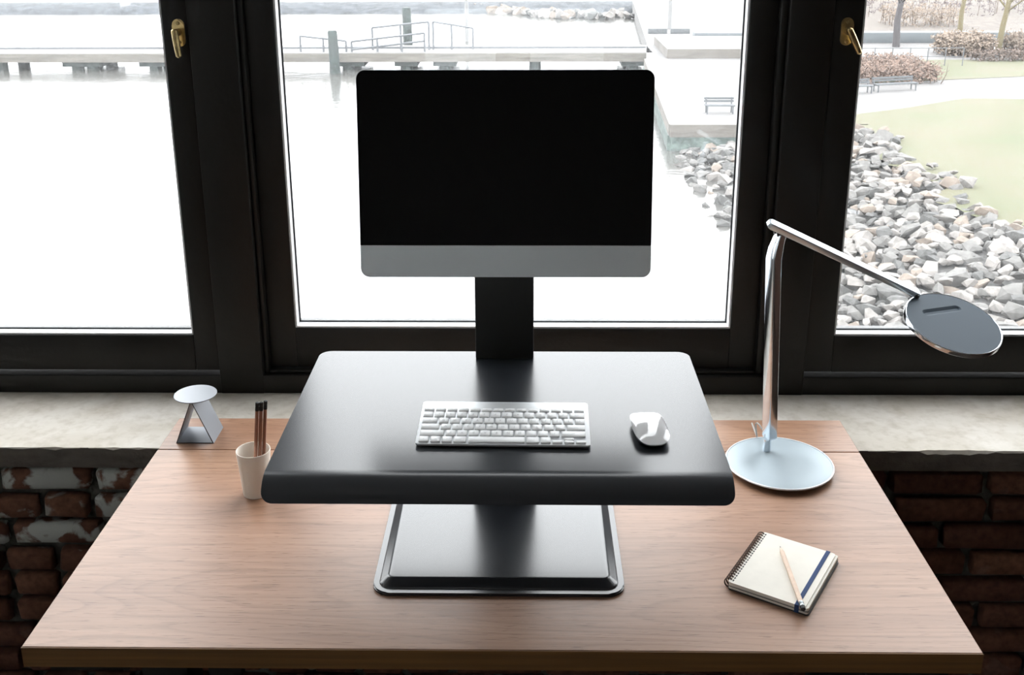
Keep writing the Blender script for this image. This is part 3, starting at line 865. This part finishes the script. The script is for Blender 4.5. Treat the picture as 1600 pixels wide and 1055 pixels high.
hexpencil('pencil', 0.173, 0.0040, M['pencilwood'], M['blackcap'], 0.018, 'pale wooden pencil with dark ferrule lying on the notebook', pa, pb - pa, ferrule=M['ferrule'])

# ------------------------------------------------------------------ pencil cup and three pencils
CU = Vector((-0.5240, 1.7835, 0.74))
cup = tag(empty('pencil_cup', CU), 'off-white tapered ceramic cup holding three pencils', 'cup')
bm = bmesh.new()
lathe(bm, [(0, 0.0015), (0.0225, 0.0015), (0.0235, 0.0), (0.0252, 0.001), (0.0272, 0.030), (0.0300, 0.065), (0.0325, 0.092), (0.0322, 0.0935), (0.0312, 0.0935), (0.0308, 0.092), (0.0282, 0.065), (0.0250, 0.02), (0.0225, 0.006), (0, 0.005)], 48)
obj('cup_body', bm, M['ceramic'], cup)
tops = [(-0.5085, 1.7840, 0.9325), (-0.5018, 1.7870, 0.9315), (-0.4945, 1.7900, 0.9330)]
bots = [(-0.5250, 1.7720, 0.7462), (-0.5172, 1.7745, 0.7462), (-0.5105, 1.7785, 0.7462)]
labs = ['copper-brown pencil with black end, nearest the left rim of the cup', 'copper-brown pencil with black end, middle one in the cup', 'copper-brown pencil with black end, rightmost in the cup']
for a, b, l in zip(bots, tops, labs):
    hexpencil('pencil', (Vector(b) - Vector(a)).length, 0.0036, M['copperpencil'], M['blackcap'], 0.017, l, a, Vector(b) - Vector(a), 'pencils in the cup')

# ------------------------------------------------------------------ folded metal stand with a round top
TC = Vector((-0.7040, 1.980, 0.74))
ty = tag(empty('metal_stand', TC), 'folded grey metal triangle with round top, beside the pencil cup', 'ornament')
W2, HT, DP, TH = 0.0402, 0.1005, 0.072, 0.0016
bm = bmesh.new()
outp = [(-W2, 0.0002), (W2, 0.0002), (0, HT)]
inp = [(-W2 + 0.0030, TH), (W2 - 0.0030, TH), (0, HT - 0.0044)]
for ring_pair in [(0, DP)]:
    vo = [[bm.verts.new((x, y, z)) for x, z in outp] for y in ring_pair]
    vi = [[bm.verts.new((x, y, z)) for x, z in inp] for y in ring_pair]
    for k in range(3):
        k2 = (k + 1) % 3
        bm.faces.new((vo[0][k], vo[0][k2], vo[1][k2], vo[1][k]))
        bm.faces.new((vi[0][k], vi[1][k], vi[1][k2], vi[0][k2]))
        bm.faces.new((vo[0][k], vi[0][k], vi[0][k2], vo[0][k2]))
        bm.faces.new((vo[1][k], vo[1][k2], vi[1][k2], vi[1][k]))
tb = obj('triangle_body', bm, M['toy'], ty)
tb.data.materials.append(M['toyedge'])
for p in tb.data.polygons:
    if abs(p.normal.y) > 0.9: p.material_index = 1
bm = bmesh.new(); lathe(bm, [(0, 0.1003), (0.0438, 0.1003), (0.0442, 0.1007), (0.0442, 0.1018), (0.0438, 0.1022), (0, 0.1022)], 64, center=(0.002, 0.0275))
o = obj('round_top', bm, M['toy'], ty)
o.data.materials.append(M['toyedge'])
for p in o.data.polygons:
    if abs(p.normal.z) < 0.5: p.material_index = 1

# ==================================================================== outdoors
LAWN, WATER = -7.39, -8.59
M['water'] = mat('pale_silty_water', (0.066, 0.064, 0.060), 0.16, spec=0.5, noise=((0.25, 0.6, 1), 0.05), bump=None)
def water_bump(m):
    N, L = m.node_tree.nodes, m.node_tree.links
    tc = N.new('ShaderNodeTexCoord'); mp = N.new('ShaderNodeMapping'); n = N.new('ShaderNodeTexNoise'); bp = N.new('ShaderNodeBump')
    mp.inputs['Scale'].default_value = (0.8, 2.2, 1)
    n.inputs['Scale'].default_value = 1; n.inputs['Detail'].default_value = 4
    bp.inputs['Strength'].default_value = 0.5; bp.inputs['Distance'].default_value = 0.05
    L.new(tc.outputs['Object'], mp.inputs[0]); L.new(mp.outputs[0], n.inputs['Vector']); L.new(n.outputs['Fac'], bp.inputs['Height'])
    L.new(bp.outputs[0], N['Principled BSDF'].inputs['Normal'])
water_bump(M['water'])
M['piertan'] = mat('weathered_timber', (0.105, 0.096, 0.084), 0.8, noise=((0.6, 3, 6), 0.25))
M['pierdeck'] = mat('pale_deck', (0.125, 0.122, 0.118), 0.8, noise=((2, 0.4, 1), 0.1))
M['pile'] = mat('wet_pile', (0.014, 0.022, 0.020), 0.7, noise=((2, 2, 2), 0.5))
M['rail'] = mat('grey_railing', (0.080, 0.085, 0.092), 0.6)
M['whitepole'] = mat('white_pole', (0.16, 0.16, 0.16), 0.5)
M['quayface'] = mat('quay_timber', (0.098, 0.088, 0.078), 0.8, noise=((0.8, 0.8, 4), 0.2))
M['algae'] = mat('green_algae', (0.060, 0.080, 0.072), 0.8, noise=((3, 3, 3), 0.5))
M['paving'] = mat('pale_paving', (0.112, 0.108, 0.106), 0.85, noise=((0.7, 0.7, 1), 0.08))
M['bluewall'] = mat('blue_grey_slab', (0.088, 0.098, 0.105), 0.7)
M['bench'] = mat('grey_bench_timber', (0.070, 0.075, 0.080), 0.7)
M['lawn'] = mat('lawn', (0.072, 0.072, 0.041), 0.95, noise=((0.35, 0.35, 1), 0.14, 7))
def lawn_tint(m):
    r_ = [n_ for n_ in m.node_tree.nodes if n_.type == 'VALTORGB'][0].color_ramp.elements
    r_[0].color = (0.066, 0.071, 0.036, 1); r_[1].color = (0.085, 0.076, 0.047, 1)
lawn_tint(M['lawn'])
M['earth'] = mat('bare_earth', (0.082, 0.068, 0.058), 0.95, noise=((1.5, 1.5, 1), 0.25))
M['farbank'] = mat('far_stone_bank', (0.036, 0.040, 0.046), 0.9, noise=((1.2, 1.2, 1.2), 0.5))
M['rock_a'] = mat('pale_rock', (0.138, 0.128, 0.120), 0.85, noise=((4, 4, 4), 0.25))
M['rock_b'] = mat('grey_rock', (0.090, 0.086, 0.082), 0.85, noise=((4, 4, 4), 0.3))
M['rock_c'] = mat('dark_rock', (0.048, 0.047, 0.045), 0.8, noise=((4, 4, 4), 0.4))
M['rock_d'] = mat('tan_rock', (0.130, 0.106, 0.088), 0.85, noise=((4, 4, 4), 0.25))
M['redshrub'] = mat('russet_shrub', (0.125, 0.086, 0.068), 0.9, noise=((3, 3, 3), 0.35))
M['peachshrub'] = mat('peach_shrub', (0.165, 0.128, 0.100), 0.9, noise=((3, 3, 3), 0.25))
M['darkshrub'] = mat('brown_shrub', (0.085, 0.062, 0.050), 0.9, noise=((3, 3, 3), 0.4))
M['bark'] = mat('grey_bark', (0.050, 0.046, 0.048), 0.9)
M['yellowbark'] = mat('straw_bark', (0.110, 0.092, 0.050), 0.9)
M['twig'] = mat('mauve_twigs', (0.075, 0.060, 0.062), 0.9)

def quad(pts, name, m, label=None):
    bm = bmesh.new(); bm.faces.new([bm.verts.new(p) for p in pts])
    return struct(obj(name, bm, m), label)

quad([(-260, 3, WATER), (260, 3, WATER), (260, 400, WATER), (-260, 400, WATER)], 'water', M['water'], 'pale rippled harbour water')

# far shore
bm = bmesh.new()
random.seed(12)
n = 120
loops = []
for i in range(n + 1):
    x = -140 + 152 * i / n
    j = lambda s: random.uniform(-s, s)
    loops.append([(x, 115.5 + j(0.5), WATER - 0.5), (x, 117 + j(0.4), WATER + 0.3 + j(0.1)), (x, 119.5 + j(0.5), WATER + 0.8 + j(0.12)), (x, 121 + j(0.3), WATER + 0.9), (x, 121.5, WATER - 0.5)])
loft(bm, loops)
struct(obj('far_embankment', bm, M['farbank']), 'grey stone embankment on the far shore')
quad([(-260, 121.2, WATER + 0.85), (260, 121.2, WATER + 0.85), (260, 400, WATER + 3), (-260, 400, WATER + 3)], 'far_ground', M['paving'], 'pale open ground beyond the far shore')

# pier
PY0, PY1 = 73.0, 77.4
pier = tag(empty('pier', (-15, 72, WATER)), 'long low timber pier crossing the water', 'pier')
obj('deck', B(-95, 8.6, PY0, PY1, LAWN - 0.14, LAWN), M['pierdeck'], pier, True)
obj('edge_beam', B(-95, 8.4, PY0 - 0.15, PY0, LAWN - 0.62, LAWN - 0.04), M['piertan'], pier, True)
obj('edge_beam', B(-95, 8.4, PY1, PY1 + 0.15, LAWN - 0.62, LAWN - 0.04), M['piertan'], pier, True)
obj('kerb', B(-95, 8.4, PY0 + 2.4, PY0 + 2.6, LAWN, LAWN + 0.12), M['rail'], pier, True)
pilex = [-50, -44.1, -37.1, -31.7, -30.6, -26.2, -25.2, -19.6, -12.6, -8.5, -5.8, 0.5, 7.3]
for x in pilex:
    for y in (PY0 + 0.55, PY1 - 0.55):
        bm = bmesh.new(); tube(bm, [(x, y, WATER - 1), (x, y, LAWN - 0.8), (x, y, LAWN - 0.14)], 0.42, 10)
        obj('pile', bm, M['pile'], pier, True)
for x0, x1 in ((-32.6, -29.8), (-27.2, -23.6), (-13.4, -11.4), (-9.3, -7.7), (-6.6, -5.0), (6.5, 8.2)):
    obj('cross_cap', B(x0, x1, PY0 + 0.1, PY1 - 0.1, LAWN - 0.95, LAWN - 0.62), M['pile'], pier, True)
# gangway railing on the pier
gang = tag(empty('gangway_railing', (-11, 74.0, LAWN)), 'grey tubular gangway railing standing on the pier', 'railing')
def railrun(xs, y, zt0, zt1, mid=True):
    n_ = len(xs)
    for i, x in enumerate(xs):
        zt = zt0 + (zt1 - zt0) * i / (n_ - 1)
        bm = bmesh.new(); tube(bm, [(x, y, LAWN + 0.002), (x, y, zt)], 0.075, 8); obj('post', bm, M['rail'], gang, True)
    for f in (0, 0.55) if mid else (0,):
        bm = bmesh.new(); tube(bm, [(xs[0], y, zt0 - f), (xs[-1], y, zt1 - f)], 0.075, 8); obj('rail', bm, M['rail'], gang, True)
railrun([-15.9, -14.3, -12.7], 73.6, LAWN + 1.10, LAWN + 0.75, False)
railrun([-12.3, -10.5, -8.8, -7.2], 73.5, LAWN + 0.72, LAWN + 1.30)
railrun([-11.0, -9.0, -7.0], 74.7, LAWN + 1.55, LAWN + 1.95, False)
railrun([-6.7, -5.4, -3.9], 74.8, LAWN + 1.95, LAWN + 1.5, False)

for x, y, zt, l in ((-13.2, 71.6, -5.70, 'tall green-black mooring pile standing in front of the pier'), (-8.9, 78.4, -4.75, 'short dark mooring pile behind the gangway railing')):
    bm = bmesh.new(); tube(bm, [(x, y, WATER - 1), (x, y, WATER + 0.6), (x - 0.05, y, zt - 0.1), (x - 0.05, y, zt)], [0.40, 0.36, 0.33, 0.27], 12)
    tag(obj('mooring_pile', bm, M['pile']), l, 'post')
for x, y, z0, l in ((-25.6, 78.2, WATER - 0.5, 'tall white pole beside the pier, seen through the left window'), (-5.2, 90.0, WATER - 0.5, 'thin white pole rising from the water behind the computer'), (11.7, 88.0, LAWN, 'white lamp pole on the quay near the long low slabs')):
    bm = bmesh.new(); tube(bm, [(x, y, z0), (x, y, LAWN + 3), (x, y, LAWN + 9)], [0.17, 0.15, 0.10], 12)
    tube(bm, [(x, y, LAWN + 9), (x, y, LAWN + 9.25)], [0.2, 0.16], 10)
    tag(obj('pole', bm, M['whitepole']), l, 'pole')

# quay: a paved platform with a timber face and green algae at the waterline
quay = struct(empty('quay', (12, 60, WATER)), 'paved quay corner with timber face and green waterline')
qpts = [(6.55, 47.06), (60, 47.06), (60, 118), (11.5, 118), (8.8, 78.5), (7.8, 69.6)]
bm = bmesh.new(); prism(bm, qpts, WATER - 1, LAWN); obj('paving', bm, M['paving'], quay, True)
bm = bmesh.new()
box(bm, 6.45, 15.4, 46.92, 47.06, LAWN - 0.55, LAWN + 0.02)
obj('timber_face', bm, M['quayface'], quay, True)
bm = bmesh.new()
lp = [(6.55, 47.06), (7.8, 69.6)]
d_ = Vector((7.8 - 6.55, 69.6 - 47.06)).normalized(); nn = Vector((-d_.y, d_.x)) * 0.14
prism(bm, [(6.55, 47.06), (6.55 + nn.x, 47.06 + nn.y), (7.8 + nn.x, 69.6 + nn.y), (7.8, 69.6)], LAWN - 0.5, LAWN + 0.02)
obj('timber_face', bm, M['quayface'], quay, True)
bm = bmesh.new()
prism(bm, [(6.57, 47.0), (6.50 + nn.x, 47.06 + nn.y), (7.72 + nn.x, 69.6 + nn.y), (7.85, 69.6)], WATER - 0.6, LAWN - 0.5)
box(bm, 6.50, 15.4, 46.95, 47.08, WATER - 0.6, LAWN - 0.55)
obj('algae_band', bm, M['algae'], quay, True)

ts = bmesh.new()
box(ts, 9.2, 15.6, 69.8, 77.4, LAWN, LAWN + 0.62)
ts_o = struct(obj('terrace_step', ts, M['paving']), 'raised terrace step with tan face on the quay')
ts_o.data.materials.append(M['quayface'])
for p in ts_o.data.polygons:
    if abs(p.normal.z) < 0.5: p.material_index = 1

def bench(loc, rz, length, label, group):
    b_ = tag(empty('bench', loc, (0, 0, rz)), label, 'bench', group)
    for i in range(3):
        obj('seat_slat', B(-length / 2, length / 2, -0.22 + i * 0.15, -0.09 + i * 0.15, 0.37, 0.42), M['bench'], b_)
    for i in range(2):
        obj('back_slat', B(-length / 2, length / 2, 0.24 + i * 0.03, 0.29 + i * 0.03, 0.50 + i * 0.13, 0.60 + i * 0.13), M['bench'], b_)
    for x in (-length / 2 + 0.1, length / 2 - 0.1):
        bm = bmesh.new()
        tube(bm, [(x, -0.2, 0), (x, -0.2, 0.37)], 0.035, 8); tube(bm, [(x, 0.2, 0), (x, 0.22, 0.37), (x, 0.31, 0.74)], 0.035, 8)
        tube(bm, [(x, -0.2, 0.35), (x, 0.22, 0.35)], 0.03, 8)
        obj('leg', bm, M['bench'], b_)
    return b_
bench((9.18, 49.9, LAWN), 0, 1.42, 'grey slatted bench on the quay, seen through the middle window', 'park benches')
bench((17.2, 55.6, LAWN), math.radians(12), 2.2, 'grey slatted bench by the lawn, nearer the window mullion', 'park benches')
bench((19.75, 56.5, LAWN), math.radians(16), 2.5, 'grey slatted bench by the lawn, farther from the window mullion', 'park benches')

for x0, x1, y0, y1, h, l in ((12.3, 40.0, 78.2, 79.4, 0.75, 'long low blue-grey slab wall on the quay behind the bench'), (9.6, 11.1, 84.7, 85.2, 0.4, 'short dark low block on the quay left of the lamp pole'), (11.4, 12.9, 84.7, 85.2, 0.4, 'short dark low block on the quay right of the lamp pole')):
    bm = B(x0, x1, y0, y1, LAWN, LAWN + h, bev=0.03)
    tag(obj('low_wall', bm, M['bluewall'] if h > 0.5 else M['bench']), l, 'wall')

# lawn, path and edging
bm = bmesh.new()
random.seed(77)
zl = LAWN + 0.02
edge_pts = [(14.15 + 0.45 * math.sin(yy * 0.9) + random.uniform(-0.3, 0.3), yy, zl) for yy in [12 + 0.6 * k for k in range(60)]]
lw = edge_pts[::-1] + [(70, 12, zl), (70, 52.6, zl), (30, 53.4, zl), (22.5, 54.0, zl), (18.5, 51.2, zl), (15.0, 49.2, zl)]
bm.faces.new([bm.verts.new(p) for p in lw])
bmesh.ops.triangulate(bm, faces=bm.faces[:])
struct(obj('lawn', bm, M['lawn']), 'pale green lawn above the rocks')
bm = bmesh.new()
bm.faces.new([bm.verts.new(p) for p in [(19.5, 59.2, LAWN + 0.02), (23.6, 60.2, LAWN + 0.02), (30, 61.8, LAWN + 0.02), (62, 61.8, LAWN + 0.02), (62, 69, LAWN + 0.02), (21.8, 68.8, LAWN + 0.02)]])
struct(obj('verge', bm, M['lawn']), 'grass verge behind the benches')
quad([(20, 80, LAWN + 0.02), (70, 80, LAWN + 0.02), (90, 130, LAWN + 0.6), (28, 130, LAWN + 0.6)], 'park_ground', M['earth'], 'tan park ground beyond the road')

# ---- rock bank
bank = struct(empty('rock_bank', (10.5, 34, WATER)), 'sloping bank of grey and pale rocks between water and lawn')
bm = bmesh.new()
bm.faces.new([bm.verts.new(p) for p in [(6.7, 12, WATER - 0.25), (14.9, 12, LAWN - 0.01), (14.9, 47, LAWN - 0.01), (6.7, 47, WATER - 0.25)]])
M['bankfill'] = mat('dark_rubble', (0.05, 0.048, 0.046), 0.95, noise=((5, 5, 5), 0.5))
obj('rubble_fill', bm, M['bankfill'], bank, True)
random.seed(21)
rock_meshes = []
for i in range(10):
    bm = bmesh.new()
    for k in range(15):
        v = Vector((random.gauss(0, 1), random.gauss(0, 1), random.gauss(0, 1))).normalized()
        v *= random.uniform(0.85, 1.1)
        bm.verts.new((v.x * 0.5, v.y * random.uniform(0.34, 0.44), v.z * 0.30))
    res = bmesh.ops.convex_hull(bm, input=bm.verts[:])
    bmesh.ops.delete(bm, geom=[g for g in set(res['geom_interior'] + res['geom_unused']) if isinstance(g, bmesh.types.BMVert)], context='VERTS')
    finish(bm, 0.35)
    me = bpy.data.meshes.new('rock'); bm.to_mesh(me); bm.free(); rock_meshes.append(me)
rmats = ['rock_a', 'rock_b', 'rock_c', 'rock_d']
rock_lib = []
for me in rock_meshes:
    r_ = []
    for mm in rmats:
        c = me.copy(); c.materials.append(M[mm]); r_.append(c)
    rock_lib.append(r_)
def img(p):
    p = Vector(p) - Vector((0, 0, CAM_Z)); zc = p.dot(fwd)
    return 800 + 1636.3 * p.dot(r2) / zc, 365.4 - 1636.3 * p.dot(u2) / zc, zc
rocks = []
y = 17.0
while y < 46.6:
    x = 6.6 + random.uniform(0, 0.3)
    edge = 14.55 + 0.45 * math.sin(y * 0.9) + random.uniform(-0.35, 0.7)
    while x < edge:
        s = random.choice((0.4, 0.5, 0.55, 0.65, 0.8, 0.95)) * random.uniform(0.85, 1.15)
        f = (x - 7.0) / 7.3
        if f < 0.12 and random.random() < 0.45: x += 0.5; continue
        zz = WATER - 0.05 + (LAWN - WATER) * f + random.uniform(-0.05, 0.14)
        pos = (x, y + random.uniform(-0.2, 0.2), zz)
        if f < 0.25: mi = random.choices(range(4), (3, 5, 4, 1))[0]
        else: mi = random.choices(range(4), (6, 5, 2, 2))[0]
        u_, v_, zc = img(pos)
        seen = (1300 < u_ < 1620 and 180 < v_ < 525) or (1040 < u_ < 1172 and 190 < v_ < 345)
        rocks.append((s / zc * (1 if seen else 0.001), pos, s, mi, random.randrange(10), (random.uniform(-0.35, 0.35), random.uniform(-0.35, 0.35), random.uniform(0, 6.28))))
        x += s * random.uniform(0.55, 0.8)
    y += random.uniform(0.36, 0.5)
rocks.sort(key=lambda r_: -r_[0])
bo = bank.location
for q_ in rocks[:300]:
    o = link('rock', rock_lib[q_[4]][q_[3]], None, bank)
    o.location = Vector(q_[1]) - bo; o.rotation_euler = q_[5]; o.scale = (q_[2],) * 3
bm = bmesh.new()
mi_list = []
for q_ in rocks[300:]:
    t = bmesh.new(); t.from_mesh(rock_meshes[q_[4]])
    t.transform(Matrix.Translation(Vector(q_[1]) - bo) @ Euler(q_[5]).to_matrix().to_4x4() @ Matrix.Diagonal((q_[2], q_[2], q_[2], 1)))
    for f_ in t.faces: f_.material_index = q_[3]
    add(bm, t)
me = bpy.data.meshes.new('small_rocks'); bm.to_mesh(me); bm.free()
for mm in rmats: me.materials.append(M[mm])
o = link('small_rocks', me, None, bank); o['kind'] = 'stuff'
for me in rock_meshes: bpy.data.meshes.remove(me)

# pale boulders along the inner far shore
random.seed(33)
bould = struct(empty('boulder_shore', (4, 112, WATER)), 'row of pale boulders along the far shore beside the quay')
for i in range(46):
    f = i / 45
    x = -6 + 16.5 * f + random.uniform(-0.5, 0.5); yy = 118.0 - 8 * min(1, f * 1.6) + random.uniform(-1.0, 2.5)
    s = random.uniform(1.0, 2.0)
    o = link('boulder', rock_lib[random.randrange(10)][random.choice((0, 0, 1, 3, 2))], None, bould)
    o.location = Vector((x, yy, WATER + 0.25 + 0.12 * random.random())) - bould.location; o.scale = (s, s, s * 1.2); o.rotation_euler = (random.uniform(-.3, .3), random.uniform(-.3, .3), random.uniform(0, 6))

# ---- shrubs, trees
def blob_shrub(name, label, cat, x0, x1, y0, y1, h, m, count, group=None, seed=1):
    """many small leaf clumps over a twiggy core: foliage and stems"""
    random.seed(seed)
    root = tag(empty(name, ((x0 + x1) / 2, (y0 + y1) / 2, LAWN)), label, cat, group)
    bm = bmesh.new()
    for i in range(count):
        px = random.uniform(x0, x1); py = random.uniform(y0, y1)
        hh = h * (0.65 + 0.35 * random.random()); pz = LAWN + hh * random.random() ** 0.6
        for k in range(5):
            c = Vector((px + random.gauss(0, .15), py + random.gauss(0, .15), pz + random.gauss(0, .08)))
            a = Vector((random.gauss(0, 1), random.gauss(0, 1), random.gauss(0, 1))).normalized() * 0.11
            b_ = a.orthogonal().normalized() * 0.06
            bm.faces.new([bm.verts.new(c + a), bm.verts.new(c + b_), bm.verts.new(c - a), bm.verts.new(c - b_)])
    fo = obj('foliage', bm, m, root, True); fo['kind'] = 'stuff'
    bm = bmesh.new()
    for i in range(max(6, count // 12)):
        px = random.uniform(x0, x1); py = random.uniform(y0, y1)
        tube(bm, [(px, py, LAWN), (px + random.gauss(0, .1), py, LAWN + h * 0.5), (px + random.gauss(0, .25), py + random.gauss(0, .2), LAWN + h)], [0.03, 0.02, 0.008], 5)
    so = obj('stems', bm, M['darkshrub'], root, True); so['kind'] = 'stuff'
    return root
blob_shrub('shrub_bed', 'russet shrub bed behind the lawn benches', 'shrub', 18.6, 23.2, 58.8, 64.5, 1.1, M['redshrub'], 1100, seed=2)
blob_shrub('hedge', 'peach-coloured clipped shrub between the two straw-coloured trees', 'shrub', 27.8, 30.9, 70.2, 73.0, 1.5, M['peachshrub'], 1300, seed=3)
blob_shrub('hedge', 'peach-coloured clipped shrub right of the leaning straw-coloured tree', 'shrub', 32.4, 35.6, 70.0, 72.8, 1.5, M['peachshrub'], 1300, seed=4)
blob_shrub('undergrowth', 'brown leafless undergrowth at the foot of the peach shrubs', 'shrub', 28.4, 35.0, 68.0, 69.0, 0.75, M['darkshrub'], 300, seed=5)
blob_shrub('shrub_bank', 'long mauve-brown shrub bank beyond the road', 'shrub', 24.0, 62.0, 96, 108, 2.4, M['twig'], 900, seed=6)
blob_shrub('shrub', 'orange-tinted shrub beside the dark bare tree', 'shrub', 30.0, 36.0, 88, 92, 2.0, M['peachshrub'], 380, seed=7)

def tree(x, y, h, r, m, lean, seed, label):
    random.seed(seed)
    root = tag(empty('tree', (x, y, LAWN)), label, 'tree')
    bm = bmesh.new()
    pts = [Vector((0, 0, 0))]
    for k in range(1, 6):
        pts.append(Vector((lean * h * (k / 5) + random.gauss(0, 0.08), random.gauss(0, 0.08), h * k / 5)))
    tube(bm, pts, [r * 1.25, r, r * 0.85, r * 0.65, r * 0.45, r * 0.2], 9)
    obj('trunk', bm, m, root)
    bm = bmesh.new()
    for i in range(26):
        f = 0.28 + 0.7 * random.random()
        k = min(4, int(f * 5)); base_ = pts[k].lerp(pts[k + 1], f * 5 - k)
        ln = h * 0.42 * (1.15 - f)
        a = random.uniform(0, 6.28)
        dirv = Vector((math.cos(a), math.sin(a), random.uniform(0.5, 1.2))).normalized()
        mid = base_ + dirv * ln * 0.5 + Vector((0, 0, 0.1)); tip = base_ + dirv * ln + Vector((0, 0, 0.4))
        rr_ = r * 0.35 * (1.1 - f)
        tube(bm, [base_, mid, tip], [rr_ + 0.02, rr_ * 0.6 + 0.012, 0.008], 5)
        for j in range(4):
            tb_ = base_.lerp(tip, random.uniform(0.35, 0.95))
            d3 = (dirv + Vector((random.gauss(0, .6), random.gauss(0, .6), random.gauss(0, .4)))).normalized()
            tube(bm, [tb_, tb_ + d3 * ln * 0.35], [0.02, 0.006], 4)
    obj('branches', bm, m, root)
    return root
tree(26.3, 75.9, 9.5, 0.22, M['bark'], 0.01, 11, 'dark grey bare tree standing behind the road wall')
tree(33.6, 83.0, 9.0, 0.17, M['yellowbark'], 0.04, 12, 'slim straw-coloured bare tree behind the peach shrub')
tree(31.5, 71.2, 9.5, 0.18, M['yellowbark'], 0.09, 13, 'leaning straw-coloured bare tree between the peach shrubs')

# fence in front of the verge
fence = tag(empty('wire_fence', (22, 66, LAWN)), 'thin wire fence behind the russet shrub bed', 'fence')
for i in range(7):
    bm = bmesh.new(); x = 20.5 + i * 1.1 ; tube(bm, [(x, 66, LAWN), (x, 66, LAWN + 1.15)], 0.03, 6); obj('post', bm, M['rail'], fence, True)
for zz in (1.12, 0.6):
    bm = bmesh.new(); tube(bm, [(20.5, 66, LAWN + zz), (27.1, 66, LAWN + zz)], 0.022, 6); obj('rail', bm, M['rail'], fence, True)
M['redpaint'] = mat('red_paint', (0.11, 0.03, 0.03), 0.5)
van = tag(empty('container', (36.5, 122, LAWN)), 'red container far beyond the park trees', 'container')
obj('body', B(33.5, 39.6, 120, 124, LAWN + 0.15, LAWN + 2.8, bev=0.1), M['redpaint'], van, True)
obj('roof', B(33.4, 39.7, 119.9, 124.1, LAWN + 2.8, LAWN + 2.95, bev=0.04), M['whitepole'], van, True)
